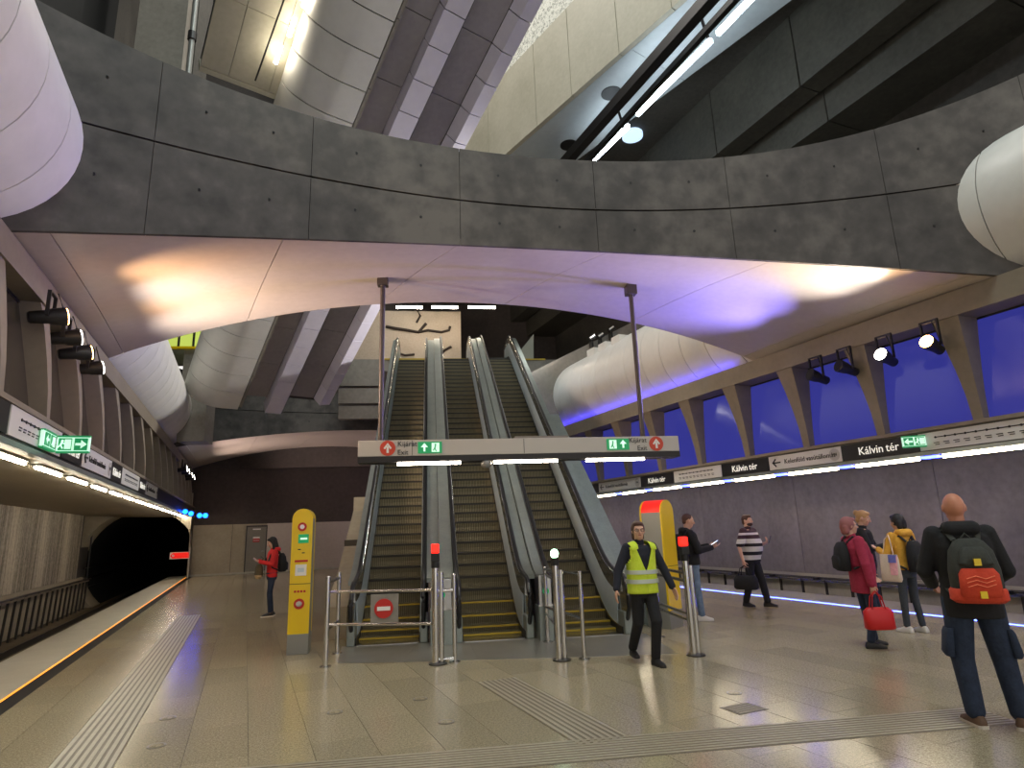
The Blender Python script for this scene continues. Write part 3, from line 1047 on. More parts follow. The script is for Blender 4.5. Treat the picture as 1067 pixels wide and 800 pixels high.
def spotlight(pos, aim, label, group, lit=None, estr=0, energy=0, colr=None, drop=.42):
    r = empty('spotlight', pos)
    tag(r, label, 'spotlight', group)
    aim = Vector(aim).normalized()
    q = aim.to_track_quat('-Z', 'Y').to_euler()
    hd = MB().ell([(0, 0, .22, .055, .055), (0, 0, .20, .075, .075), (0, 0, .02, .085, .085), (0, 0, -.02, .10, .10), (0, 0, -.16, .115, .115), (0, 0, -.17, .10, .10)], n=20)
    h = hd.obj('lamp_head', M['dark_metal'], r, rot=q, smooth=50)
    ln = MB().tube((0, 0, -.178), (0, 0, -.165), .10, n=20).obj('lens', lit or M['black'], h)
    br = MB()
    for sx in (-.13, .13):
        br.box(sx - .012, sx + .012, -.02, .02, -.02, drop)
    br.box(-.14, .14, -.02, .02, drop - .02, drop)
    br.obj('bracket', M['dark_metal'], r, rot=(0, 0, A + math.pi / 2))
    MB().pipe([(0, 0, .02), (.1, .02, -.06), (.14, .0, .1), (.06, 0, drop)], .009, 6).obj('cable', M['black'], r)
    if energy:
        ld = bpy.data.lights.new('spot_beam', 'SPOT')
        ld.energy = energy
        ld.color = colr
        ld.spot_size = math.radians(76 if colr[0] < .5 else 100)
        ld.spot_blend = 1.0
        ld.shadow_soft_size = .08
        lo = bpy.data.objects.new('spot_beam', ld)
        col.objects.link(lo)
        lo.parent = r
        lo.location = aim * .2
        lo.rotation_euler = q
    return r


def tdir(v, u, z):
    return TV * v + TU * u + Vector((0, 0, z))


LITW = mat('lit_lens_white', (255, 255, 255), .3, emit=(255, 250, 240), estr=14)
LITO = mat('lit_lens_orange', (255, 220, 170), .3, emit=(255, 190, 110), estr=14)
for (x, y, l, e, c, lab) in ((852, 393, None, 650, (.25, .22, 1), 'black spotlight with dark lens and added blue beam, nearer the escalators on the beam above the blue windows'),  # blue beams added to two dark spotlights to tint the soffit
                             (882, 384, None, 650, (.25, .22, 1), 'black spotlight with dark lens and added blue beam, next to the lit white one above the blue windows'),
                             (924, 373, LITW, 500, (1, .93, .85), 'spotlight shining white above the blue windows'),
                             (972, 360, LITO, 450, (1, .62, .28), 'spotlight shining orange above the blue windows')):
    p = onv(x, y, 9.68)
    spotlight(tw(9.68, p.y, p.z), tdir(-1, .22 if not l else -.1, .36 if not l else .30), lab, 'spotlights above the blue windows', l, 0, e, c, drop=max(.3, 4.63 - p.z))
for (x, y, e, c, lab) in ((52, 330, 330, (1, .6, .3), 'black spotlight on the left beam, first of four'), (68, 352, 330, (1, .92, .85), 'black spotlight on the left beam, second of four'),
                          (80, 368, 300, (1, .6, .3), 'black spotlight on the left beam, third of four'), (93, 384, 300, (1, .92, .85), 'black spotlight on the left beam, fourth of four')):
    p = onv(x, y, -2.36)
    spotlight(tw(-2.36, p.y, p.z), tdir(1, .38, .26), 'black spotlight in the cluster of four on the left beam', 'spotlights on the left beam', LITW if c[2] > .5 else LITO, 0, e, c, drop=max(.3, 4.63 - p.z))
for u_ in (26.2, 27.3, 28.8, 29.9):
    p = Vector((-2.36, u_, 4.25))
    spotlight(tw(-2.36, p.y, p.z), tdir(1, .06, .2), 'black spotlight in the far cluster on the left beam near the tunnel', 'far spotlights on the left beam', LITW, 0, 320, (1, .78, .68), drop=max(.3, 4.63 - p.z))


# ================================================================== WALL SIGNS
def lettering(s, size, mt, parent, side, v, u, z, align='LEFT', name='lettering'):
    rot = (math.pi / 2, 0, math.pi / 2) if side < 0 else (math.pi / 2, 0, -math.pi / 2)
    sg = 1 if side < 0 else -1
    ms = [text_mesh(w, size, .006, 'LEFT') for w in s.split(' ')]
    ws = [max(q.co.x for q in me.vertices) for me in ms]
    x = 0.0 if align == 'LEFT' else -(sum(ws) + size * .28 * (len(ws) - 1)) / 2
    for me, w in zip(ms, ws):
        # side -1: left wall (faces +v, reads along +u); side +1: right wall (faces -v, reads along -u)
        place(name, me, mt, parent, (v, u + sg * x, z), rot)
        x += w + size * .28


def strip_sign(side, vf, u0, u1, z0, z1, kind, label, group=None):
    a, b = (vf - .05, vf) if side < 0 else (vf, vf + .05)
    r = MB().box(a, b, u0 + .01, u1 - .01, z0, z1).obj('strip_sign', M['sign_dark' if kind == 'name' else 'sign_white'], rot=TR)
    tag(r, label, 'sign', group)
    vt = vf + (.004 if side < 0 else -.004)
    st = u0 if side < 0 else u1
    sg = 1 if side < 0 else -1
    zc = (z0 + z1) / 2
    L = u1 - u0
    if kind == 'name':
        lettering('Kálvin tér', .2, M['sign_lit'], r, side, vt, (u0 + u1) / 2, zc - .01, 'CENTER')
    elif kind == 'dir':
        lettering('Kelenföld vasútállomás', .135, M['ink'], r, side, vt, st + sg * .42, zc, 'LEFT')
        cu = st + sg * .22
        ar = MB()
        ar.box(vt - .003, vt + .003, cu - .1, cu + .12, zc - .014, zc + .014)
        for s_ in (-1, 1):
            p0, p1 = Vector((vt, cu - sg * .1, zc)), Vector((vt, cu - sg * .02, zc + s_ * .08))
            ar.tube(p0, p1, .014, n=6)
        ar.obj('arrow', M['ink'], r)
        cd = MB().tube((vt - .003, u1 - .16 if side < 0 else u0 + .16, zc), (vt + .003, u1 - .16 if side < 0 else u0 + .16, zc), .115, n=24).obj('line_roundel', M['sign_grey'], r)
        lettering('M4', .09, M['ink'], r, side, vt + sg * .004, u1 - .16 if side < 0 else u0 + .16, zc, 'CENTER', 'roundel_text')
    else:
        ln = MB().box(vt - .003, vt + .003, u0 + L * .18, u1 - L * .14, zc + .045, zc + .06).obj('route_line', M['ink'], r)
        for i in range(10):
            uu = u0 + L * (.18 + .68 * i / 9)
            MB().tube((vt - .004, uu, zc + .052), (vt + .004, uu, zc + .052), .018, n=10).obj('stop_dot', M['ink'], r)
            MB().box(vt - .003, vt + .003, uu - .05, uu + .04, zc - .04, zc - .028).box(vt - .003, vt + .003, uu - .05, uu + .02, zc - .07, zc - .058).obj('stop_name', M['ink'], r)
    return r


# right wall strip: dark carrier + panels
cr_ = struct(MB().box(10.17, 10.2, U0, U1, 2.68, 2.97).obj('trim_3', M['sign_dark'], rot=TR))
struct(MB().box(10.14, 10.22, U0, U1, 2.60, 2.665).obj('trim_4', M['esc_deck'], rot=TR))
us = [onv(x, 470, 10.16).y for x in ()]


def ur(x):
    return onv(x, 560 - (x - 256) * .143, 10.16).y


edges = [ur(x) for x in (1110, 957, 877, 801, 752, 702)]
kinds = ['map', 'name', 'dir', 'name', 'map']
names = ['white route map sign beside the green exit sign over the right track', 'dark station name sign beside the green exit sign over the right track',
         'white direction sign with arrow and roundel over the right track', 'dark station name sign between arrow sign and route map over the right track',
         'white route map sign over the right track, farther from the green exit sign']
for i, kd in enumerate(kinds):
    strip_sign(1, 10.16, edges[i], edges[i + 1], 2.685, 2.965, kd, names[i])
u = edges[-1]
labs = {'name': 'small dark station name sign far along the right track', 'dir': 'small white direction sign far along the right track', 'map': 'small white route map sign far along the right track'}
for kd, L in (('name', 1.5), ('dir', 2.3), ('name', 1.5), ('map', 2.3), ('name', 1.5), ('dir', 2.3)):
    strip_sign(1, 10.16, u, u + L, 2.685, 2.965, kd, labs[kd], 'far signs over the right track')
    u += L
# left wall strip
struct(MB().box(-2.35, -2.32, U0, U1, 2.77, 3.115).obj('trim_5', M['sign_dark'], rot=TR))
struct(MB().box(-2.37, -2.28, U0, U1, 2.68, 2.745).obj('trim_6', M['esc_deck'], rot=TR))


def ul(x):
    return onv(x, 432 + x * .5, -2.30).y


ed = [ul(x) for x in (10, 66, 86, 116, 127, 145, 152, 164)]
strip_sign(-1, -2.30, ed[0], ed[1] - .1, 2.79, 3.10, 'map', 'white route map sign beside the green exit sign over the left track')
strip_sign(-1, -2.30, ed[1] - .05, ed[2], 2.79, 3.10, 'name', 'dark station name sign behind the green exit sign over the left track')
strip_sign(-1, -2.30, ed[2], ed[3], 2.79, 3.10, 'dir', 'white direction sign with arrow over the left track')
strip_sign(-1, -2.30, ed[3], ed[4], 2.79, 3.10, 'name', 'dark station name sign between two white signs over the left track', 'dark signs over the left track')
strip_sign(-1, -2.30, ed[4], ed[5], 2.79, 3.10, 'map', 'white route map sign over the left track beyond the arrow sign')
strip_sign(-1, -2.30, ed[5], ed[6], 2.79, 3.10, 'name', 'dark station name sign between two white signs over the left track', 'dark signs over the left track')
strip_sign(-1, -2.30, ed[6], ed[7], 2.79, 3.10, 'dir', 'white direction sign over the left track close to the tunnel')
strip_sign(-1, -2.30, 6.0, ed[0] - .02, 2.79, 3.10, 'name', 'dark station name sign ahead of the route map over the left track')


def exit_box(name, loc, rz, w, h, label, cat='exit sign', order=1, group=None, adir='U'):
    """green running-man sign, front towards local -y"""
    r = empty(name, loc, rz)
    tag(r, label, cat, group)
    MB().box(-w / 2, w / 2, -.02, .02, -h / 2, h / 2).obj('sign_plate', M['exit_white'], r, bevel=.004)
    fr = MB().box(-w / 2, w / 2, -.024, .024, h / 2 - .012, h / 2 + .01).box(-w / 2, w / 2, -.024, .024, -h / 2 - .01, -h / 2 + .012)
    fr.obj('sign_frame', M['exit_green'], r)
    for side in (-1, 1):
        y = .024 * side
        xa = -w * .24 * order
        g = MB().box(xa - w * .2, xa + w * .2, y - .003, y + .003, -h * .38, h * .38).obj('arrow_field', M['exit_green'], r)
        yy = y + .004 * side
        if adir == 'U':
            arw = MB().box(xa - .018, xa + .018, yy - .002, yy + .002, -h * .28, h * .1)
            arw.prism([(xa - .06, yy - .002, h * .05), (xa + .06, yy - .002, h * .05), (xa, yy - .002, h * .32)], (0, .004, 0))
        else:
            g_ = 1 if adir == 'R' else -1
            arw = MB().box(min(xa - .06 * g_, xa + .01 * g_), max(xa - .06 * g_, xa + .01 * g_), yy - .002, yy + .002, -.016, .016)
            arw.prism([(xa, yy - .002, .055), (xa, yy - .002, -.055), (xa + .065 * g_, yy - .002, 0)], (0, .004, 0))
        arw.obj('arrow', M['exit_white'], g)
        xm = w * .24 * order
        g2 = MB().box(xm - w * .2, xm + w * .2, y - .003, y + .003, -h * .38, h * .38).obj('door_field', M['exit_green'], r)
        mn = MB().box(xm - .005, xm + .065, yy - .002, yy + .002, -h * .3, h * .3)
        mn.obj('doorway', M['exit_white'], g2)
        rn = MB().ball((xm - .03, yy, h * .2), (.016, .004, .018), 8, 6)
        rn.tube((xm - .03, yy, h * .12), (xm - .045, yy, -h * .06), .013, n=6).tube((xm - .045, yy, -h * .05), (xm - .02, yy, -h * .28), .009, n=6)
        rn.tube((xm - .045, yy, -h * .05), (xm - .075, yy, -h * .22), .009, n=6).tube((xm - .03, yy, h * .1), (xm - .002, yy, h * .0), .008, n=6)
        rn.obj('running_figure', M['exit_white'], g2)
    return r


p = onv(953, 460, 10.0)
exit_box('exit_sign', tw(9.98, p.y, p.z), A + math.radians(-40), .34, .17, 'small green exit sign jutting from the ledge over the right track', order=1, adir='L')
p = onv(71, 464, -2.15)
exit_box('exit_sign', tw(-2.07, p.y - .1, p.z), A - .1, .36, .2, 'green exit sign jutting out over the left track, facing along the platform', order=-1, adir='R')
p = onv(49, 459, -2.27)
exit_box('exit_sign', tw(-2.26, p.y, p.z), A + math.pi / 2, .5, .2, 'green exit sign flat on the white strip over the left track', order=1, adir='L')

# blue signal lamps and the red limit sign near the tunnel
for k_, (x, y) in enumerate(((193, 533), (199, 535), (208, 537), (214, 537))):
    p = onplane(x, y, TU * 27.0, TU)
    r = empty('blue_signal', p, A)
    tag(r, 'round blue signal lamp above the tunnel end of the left track', 'signal', 'blue signal lamps by the tunnel')
    MB().ball((0, 0, 0), .09, 12, 8).obj('lens', M['signal_blue'], r, smooth=60)
    MB().tube((0, .02, 0), (0, .14, 0), .12, n=16).obj('case', M['black'], r, smooth=40)
    MB().box(-max(.05, p.dot(TV) + 2.25), 0, .07 + .03 * k_, .09 + .03 * k_, .10, .13).obj('arm', M['dark_metal'], r)
p = onz(200, 600)
r = empty('limit_sign', tw(-2.3, UE - 1.0, 0), A)
tag(r, 'red and white arrow board on a post at the tunnel mouth', 'sign')
MB().box(-.03, .03, -.03, .03, 0, 1.35).obj('post', M['sign_grey'], r)
MB().box(-.78, .02, -.05, -.02, .85, 1.15).obj('board', M['white'], r, bevel=.01)
q = MB().prism([(-.76, -.056, 1.0), (-.66, -.056, .88), (0, -.056, .88), (0, -.056, 1.12), (-.66, -.056, 1.12)], (0, .01, 0)).obj('red_field', M['signal_red_dim'], r)
MB().tube((-.64, -.062, 1.0), (-.64, -.05, 1.0), .05, n=12).obj('white_dot', M['white'], q)

# ---- cable trough railings beside both tracks
def trough(nm, side, v, u0, u1, zt, zb, label, rake):
    r = empty(nm, tw(v, 0, 0), A)
    tag(r, label, 'railing')
    MB().box(-.05, .05, u0, u1, zt - .05, zt).obj('top_rail', M['conc_warm' if side < 0 else 'steel'], r)
    MB().pipe([(-side * .1, u0, zt + .05), (-side * .1, u1, zt + .05)], .03, 8).obj('hand_rail', M['steel_dk'], r)
    MB().box(side * .18, side * .26, u0, u1, zb, zt + .12).obj('back_board', M['edge_pale' if side > 0 else 'conc_warm'], r)
    pst = MB().hexa([(-.03 - side * .0, -.02, zb), (.03, -.02, zb), (.03, .02, zb), (-.03, .02, zb),
                     (-.03, -.02 + rake, zt), (.03, -.02 + rake, zt), (.03, .02 + rake, zt), (-.03, .02 + rake, zt)]).mesh('baluster')
    pst.materials.append(M['steel_dk'])
    cl = MB().box(-side * .16 - .05, -side * .04 + .05, -.07, .07, zt + .01, zt + .07).mesh('clamp')
    cl.materials.append(M['black'])
    u, k = u0 + .2, 0
    while u < u1:
        place('baluster', pst, None, r, (-side * .02, u, 0))
        if k % 2 == 0:
            place('clamp', cl, None, r, (0, u + .15, 0))
        u += .62 if side < 0 else .75
        k += 1
    return r


trough('cable_rail', -1, -5.85, 5.0, 31.0, .22, -.9, 'dark railing with raking balusters and cable tray along the left track wall', .2)
trough('cable_rail', 1, 13.9, 0.0, 32.0, .1, -.9, 'pale railing with cable pipe along the right track wall', 0)


# ================================================================== ESCALATORS
TANA = .69
Y0E = .42
ZTOPE = LZ
YTOP = Y0E + ZTOPE / TANA
KB = .22


def sp(x, k):
    return x if x / k > 30 else k * math.log(1 + math.exp(x / k))


def ez(y):
    """height of the step band above the floor, y from the comb"""
    return TANA * (sp(y - Y0E, KB) - sp(y - YTOP, KB))


TW_ = .95
step_me = MB()
step_me.loft([[Vector((x, 0, 0)), Vector((x, .318, 0)), Vector((x, .318, -.05)), Vector((x, .05, -.10)), Vector((x, .022, -.24)), Vector((x, .0, -.24)), Vector((x, .012, -.12))] for x in (-TW_ / 2, TW_ / 2)])
step_me = step_me.mesh('step')
step_me.materials.append(M['step'])
edge_me = MB().box(-TW_ / 2, TW_ / 2, -.003, .055, -.022, .002).mesh('step_edge')
edge_me.materials.append(M['step_yellow'])
dark_me = MB().box(-TW_ / 2, TW_ / 2, -.003, .03, -.04, .002).mesh('step_edge')
dark_me.materials.append(M['step_dark'])
nos_me = MB().box(-TW_ / 2, -TW_ / 2 + .06, .055, .318, -.02, .003).box(TW_ / 2 - .06, TW_ / 2, .055, .318, -.02, .003).mesh('step_side_mark')
nos_me.materials.append(M['step_yellow'])

YEND = YTOP + 1.3
HR = .92


def strip3(secfn, y0, y1, n=60):
    rings = []
    for y in lin(y0, y1, n):
        z = ez(y)
        rings.append([Vector((x, y, z + dz)) for x, dz in secfn(y)])
    return MB().loft(rings)


def escalator(name, loc, label, wl_, wr_):
    """wl_, wr_: widths of the deck on either side"""
    r = empty(name, loc)
    tag(r, label, 'escalator', 'escalators')
    i = 0
    y = .0
    while y < YTOP + .5:
        s = place('step', step_me, None, r, (0, y, ez(y + .16) + .0))
        place('step_edge', edge_me if i < 4 or y > YTOP else dark_me, None, s)
        y += .295
        i += 1
    MB().box(-.47, .47, -.42, .02, -.02, .012).obj('comb_plate', M['steel'], r)
    MB().box(-.47, .47, YTOP + .35, YTOP + .9, ZTOPE - .02, ZTOPE + .012).obj('comb_plate', M['steel'], r)
    for sd, wd in ((-1, wl_), (1, wr_)):
        # skirt, raked inner panel, deck
        sk = strip3(lambda y: [(sd * .48, -.35), (sd * .48, .1), (sd * .50, .1), (sd * .50, -.35)], -.35, YEND).obj('skirt', M['dark_metal'], r, smooth=30)
        strip3(lambda y: [(sd * .482, .1), (sd * .505, .62), (sd * .52, .62), (sd * .50, .1)], -.1, YEND).obj('lower_panel', M['esc_panel'], r, smooth=30)
        strip3(lambda y: [(sd * .507, .625), (sd * .525, .86), (sd * .545, .86), (sd * .525, .625)], -.3, YEND).obj('inner_panel', M['steel'], r, smooth=30)
        strip3(lambda y: [(sd * .475, .09), (sd * .49, .12), (sd * .52, .12), (sd * .505, .09)], -.1, YEND).obj('skirt_moulding', M['chrome'], r, smooth=30)
        strip3(lambda y: [(sd * .595, .78), (sd * .595, .85), (sd * (.595 + wd), .85), (sd * (.595 + wd), .78)], .25, YEND - .3).obj('deck', M['esc_deck'], r, smooth=30)
        # newel: rounded end plate, base box and handrail loop
        pts = []
        for k in range(15):
            t = math.pi / 2 + math.pi * k / 14
            pts.append((-.18 + .36 * math.cos(t), .53 + .36 * math.sin(t)))
        pts = [(.35, .89)] + pts + [(.35, .17)]
        x0, x1 = (sd * .525, sd * .575)
        MB().prism([(x0, y, z) for y, z in pts], (x1 - x0, 0, 0)).obj('newel', M['steel'], r, smooth=40)
        MB().box(min(sd * .495, sd * .62), max(sd * .495, sd * .62), -.45, .5, 0, .34).obj('newel_base', M['esc_deck'], r, bevel=.02)
        hp = []
        for k in range(13):
            t = math.radians(250 - 160 * k / 12)
            hp.append((sd * .55, -.18 + .39 * math.cos(t), .53 + .39 * math.sin(t)))
        for y in lin(0, YEND - .1, 62):
            hp.append((sd * .55, y, ez(y) + HR))
        zt = ZTOPE
        for k in range(13):
            t = math.radians(90 - 170 * k / 12)
            hp.append((sd * .55, YEND + .39 * math.cos(t), zt + .53 + .39 * math.sin(t)))
        hr = MB().pipe(hp, .036, 8, 1.0).obj('handrail', M['rubber'], r, smooth=60)
        gd = [(x - sd * .03, y, z - .028) for x, y, z in hp[12:-13]]
        MB().pipe(gd, .013, 6).obj('handrail_guide', M['chrome'], hr, smooth=60)
        # top newel
        MB().prism([(x0, y * -1 + YEND - .18 + .0, z + zt) for y, z in [(a + .0, b) for a, b in pts]], (x1 - x0, 0, 0)).obj('newel', M['steel'], r, smooth=40)
        MB().tube((sd * .505, -.02, .2), (sd * .49, -.02, .2), .03, n=12).obj('skirt_lamp', M['sign_glow'], r)
    # truss body under the steps
    strip3(lambda y: [(-.62, -.3), (.62, -.3), (.62, -1.0), (-.62, -1.0)], 1.2, YEND - 1.2).obj('truss', M['dark_metal'], r, smooth=30)
    return r


XS = (-.655, .99, 2.53)
YC = (10.72, 10.52, 10.38)
escalator('escalator', (XS[0], YC[0], 0), 'escalator with a no-entry barrier across its foot', .10, .225)
escalator('escalator', (XS[1], YC[1], 0), 'middle escalator of the three between two grey decks', .225, .17)
escalator('escalator', (XS[2], YC[2], 0), 'escalator beside the green traffic signal and the blue windows side', .17, .16)


# outer plinths of the escalator run
def plinth(name, x0, x1, yc, label, mt, top, ylen):
    rings = []
    for y in lin(.5, ylen, 24):
        z = ez(y)
        zb = max(0, z - 2.0)
        rings.append([Vector((x0, y, zb)), Vector((x1, y, zb)), Vector((x1, y, z + top)), Vector((x0, y, z + top))])
    root = MB().loft(rings).obj(name, M[mt], loc=(0, yc, 0), smooth=30)
    return struct(root, label)


pw = struct(MB().prism([(0, .4, 0), (0, 4.0, 0), (0, 4.0, 2.2), (0, 1.7, .95), (0, .4, .5)], (.36, 0, 0)).obj('wall_escalator_left', M['conc_warm'], loc=(XS[0] - 1.08, YC[0], 0)))
for y in (1.4, 2.6):
    MB().box(-.004, .364, y, y + .02, .0, .6 + .6 * (y - 1)).obj('joint', M['grout'], pw)
MB().box(.0, .36, 4.0, 4.15, 0, 2.5).obj('end_pier', M['conc_warm'], pw)
pr2 = plinth('plinth_right', XS[2] + .77, XS[2] + 1.1, YC[2], None, 'esc_deck', .6, 6.5)
pm = struct(MB().prism([(0, .3, 0), (0, 4.6, 0), (0, 4.6, 2.9), (0, 1.2, .7), (0, .3, .35)], (.12, 0, 0)).obj('cladding_right', M['esc_panel'], loc=(XS[2] + 1.11, YC[2], 0)))
# steel floor plates in front of the combs
fl_ = [onz(x, y) for x, y in ((352, 691), (420, 690), (498, 687.5), (560, 686), (616, 684.5), (707, 681))]
bk = [Vector((-1.35, 10.35, 0)), Vector((-.2, 10.3, 0)), Vector((.6, 10.12, 0)), Vector((1.55, 10.08, 0)), Vector((2.1, 9.98, 0)), Vector((3.35, 9.95, 0))]
for i in range(5):
    q = [fl_[i], fl_[i + 1], bk[i + 1], bk[i]]
    c = sum((p for p in q), Vector()) / 4
    MB().prism([tloc(c + (p - c) * .997 + Vector((0, 0, -.02))) for p in q], (0, 0, .024)).obj('steel_plate', M['steel_floor'], floor)

# ---- hanging exit sign over the escalator foot
YS = 9.6
qa, qb = atY(373, 459, YS), atY(707, 457, YS)
zb, zt = atY(373, 476, YS).z, qa.z
xs0, xs1 = qa.x, qb.x
sg = empty('exit_beam_sign', ((xs0 + xs1) / 2, YS, zb))
tag(sg, 'long pale sign beam hung on two poles over the foot of the escalators', 'sign')
HW, HHt = (xs1 - xs0) / 2, zt - zb
MB().box(-HW, HW, 0, .34, 0, HHt).obj('sign_box', M['sign_grey'], sg, bevel=.01)
MB().box(-HW, HW, -.004, .34, -.09, -.0).obj('under_tray', M['dark_metal'], sg)
for x in (.0, -HW * .68):
    MB().box(x - .004, x + .004, -.003, .01, .01, HHt - .01).obj('panel_joint', M['steel_dk'], sg)
zc = HHt / 2
for (px, tx, al, ex, od, ax) in ((404, 412, 'LEFT', 448, 1, 1), (684, 676, 'RIGHT', 644, -1, 1)):
    cx = atY(px, 466, YS).x - sg.location.x
    dsc = MB().tube((cx, -.012, zc), (cx, 0, zc), .118, n=32).obj('arrow_disc', M['orange_red'], sg)
    ar = MB().box(cx - .018, cx + .018, -.018, -.012, zc - .075, zc + .03)
    ar.prism([(cx - .062, -.018, zc + .0), (cx - .04, -.018, zc - .018), (cx, -.018, zc + .045), (cx, -.018, zc + .082)], (0, .006, 0))
    ar.prism([(cx + .062, -.018, zc + .0), (cx + .04, -.018, zc - .018), (cx, -.018, zc + .045), (cx, -.018, zc + .082)], (0, .006, 0))
    ar.obj('arrow', M['white'], dsc)
    tx_ = atY(tx, 466, YS).x - sg.location.x + (.03 if al == 'LEFT' else -.03)
    place('lettering', text_mesh('Kijárat', .112, .004, al), M['ink'], sg, (tx_, -.006, zc + .06), (math.pi / 2, 0, 0))
    place('lettering', text_mesh('Exit', .108, .004, al), M['ink'], sg, (tx_, -.006, zc - .07), (math.pi / 2, 0, 0))
    ex_ = atY(ex, 466, YS).x - sg.location.x
    bx_ = MB().box(ex_ - .185, ex_ + .185, -.012, .0, zc - .09, zc + .09).obj('exit_field', M['exit_green'], sg)
    xa, xm = ex_ - .085 * od, ex_ + .085 * od
    aw = MB().box(xa - .015, xa + .015, -.018, -.012, zc - .06, zc + .02)
    aw.prism([(xa - .055, -.018, zc + .005), (xa + .055, -.018, zc + .005), (xa, -.018, zc + .07)], (0, .006, 0))
    aw.obj('up_arrow', M['exit_white'], bx_)
    MB().box(xm - .06, xm + .06, -.017, -.011, zc - .07, zc + .07).obj('doorway', M['exit_white'], bx_)
    rn = MB().ball((xm, -.019, zc + .042), (.013, .004, .015), 8, 6).tube((xm, -.019, zc + .025), (xm - .012, -.019, zc - .015), .011, n=6)
    rn.tube((xm - .012, -.019, zc - .012), (xm + .014, -.019, zc - .06), .008, n=6).tube((xm - .012, -.019, zc - .012), (xm - .035, -.019, zc - .05), .008, n=6)
    rn.obj('running_figure', M['exit_green'], bx_)
for x0, x1 in ((414, 480), (515, 582), (612, 673)):
    a_, b_ = atY(x0, 479, YS).x - sg.location.x, atY(x1, 479, YS).x - sg.location.x
    MB().tube((a_, .08, -.115), (b_, .08, -.112), .02, n=10).obj('tube', M['tube'], sg, smooth=40)
cmr = MB().ball((-HW * .02 - .55, .05, -.14), (.09, .07, .07), 12, 8).obj('camera_dome', M['grey_enamel'], sg, smooth=60)
MB().box(-.12, .75, .12, .26, HHt, HHt + .05).obj('top_tray', M['conc'], sg)
for px, py in ((399, 292), (657, 302)):
    tp = atY(px, py, YS + .17)
    x = tp.x - sg.location.x
    MB().tube((x, .17, HHt - .02), (x, .17, tp.z - zb - .08), .042, n=14).obj('pole', M['pole'], sg, smooth=40)
    MB().box(x - .09, x + .09, .08, .26, tp.z - zb - .1, tp.z - zb + .16).obj('pole_cap', M['pole'], sg, bevel=.01)


# ---- yellow help-point totems
def totem(loc, rz, w, dp, h, label, front):
    r = empty('help_totem', loc, rz)
    tag(r, label, 'totem')
    out = [(-w / 2, .28), (w / 2, .28)]
    for k in range(13):
        t = math.pi * k / 12
        out.append((w / 2 * math.cos(t), h - w / 2 + w / 2 * math.sin(t)))
    MB().prism([(x, -dp / 2, z) for x, z in out], (0, .03, 0)).obj('front_panel', M['yellow'], r, smooth=40)
    MB().prism([(x, dp / 2 - .03, z) for x, z in out], (0, .03, 0)).obj('rear_panel', M['yellow'], r, smooth=40)
    core = [(x * .96, z if z < .5 else h - w / 2 + (z - h + w / 2) * .96) for x, z in out]
    MB().prism([(x, -dp / 2 + .03, z) for x, z in core], (0, dp - .06, 0)).obj('side_shell', M['grey_enamel'], r, smooth=40)
    cap = [(x * .99, z) for x, z in out if z > h - w * .5 - .01]
    MB().prism([(x, -dp / 2 + .032, z + .002) for x, z in cap], (0, dp - .064, 0)).obj('red_cap', M['signal_red_dim'] if not front else M['yellow'], r, smooth=40)
    MB().box(-w / 2, w / 2, -dp / 2, dp / 2, 0, .28).obj('plinth', M['grey_enamel'], r, bevel=.006)
    y = -dp / 2
    MB().box(-w / 2 - .001, w / 2 + .001, y - .002, y + .01, h * .47, h * .47 + .008).obj('panel_joint', M['ink'], r)
    if front:
        c1 = MB().tube((0, y - .012, h - .27), (0, y, h - .27), .065, n=24).obj('call_button', M['red'], r)
        MB().tube((0, y - .016, h - .27), (0, y - .01, h - .27), .034, n=20).obj('button_centre', M['white'], c1)
        c2 = MB().box(-.05, .1, y - .01, y, h - .51, h - .38).obj('green_plate', M['exit_green'], r)
        MB().box(-.02, .08, y - .013, y - .009, h - .46, h - .43).obj('plate_mark', M['exit_white'], c2)
        c3 = MB().box(-.075, .085, y - .008, y, h - .98, h - .82).obj('notice', M['white'], r)
        MB().box(-.04, .05, y - .011, y - .007, h - .93, h - .87).obj('notice_mark', M['esc_panel'], c3)
        MB().box(-.09, .1, y - .006, y, h - .785, h - .755).obj('red_line_text', M['red'], r)
        for i in range(4):
            MB().box(-.08 + .045 * i, -.05 + .045 * i, y - .006, y, h - 1.22, h - 1.19).obj('red_line_text', M['red'], r)
        c4 = MB().tube((0, y - .015, h - 1.38), (0, y, h - 1.38), .075, n=24).obj('emergency_knob', M['red'], r)
        MB().ball((0, y - .02, h - 1.38), (.045, .02, .04), 12, 8).obj('knob_cover', M['sign_grey'], c4, smooth=60)
        for i in range(2):
            MB().box(-.05 + .06 * i, -.01 + .06 * i, y - .004, y, h - .61 - .05 * i, h - .595 - .05 * i).obj('small_print', M['ink'], r)
    return r


pL = onz(309, 682)
hL = atY(313, 530, pL.y).z
totem((pL.x, pL.y + .15, 0), math.radians(2), .30, .30, hL, 'slim yellow help point totem left of the escalators with call button and notices', True)
pR = onz(703, 655)
hR = atY(684, 521, pR.y + .15).z
totem((pR.x - .05, pR.y + .25, 0), math.radians(40), .42, .42, hR, 'yellow totem with grey side and red cap behind the person in the vest', False)

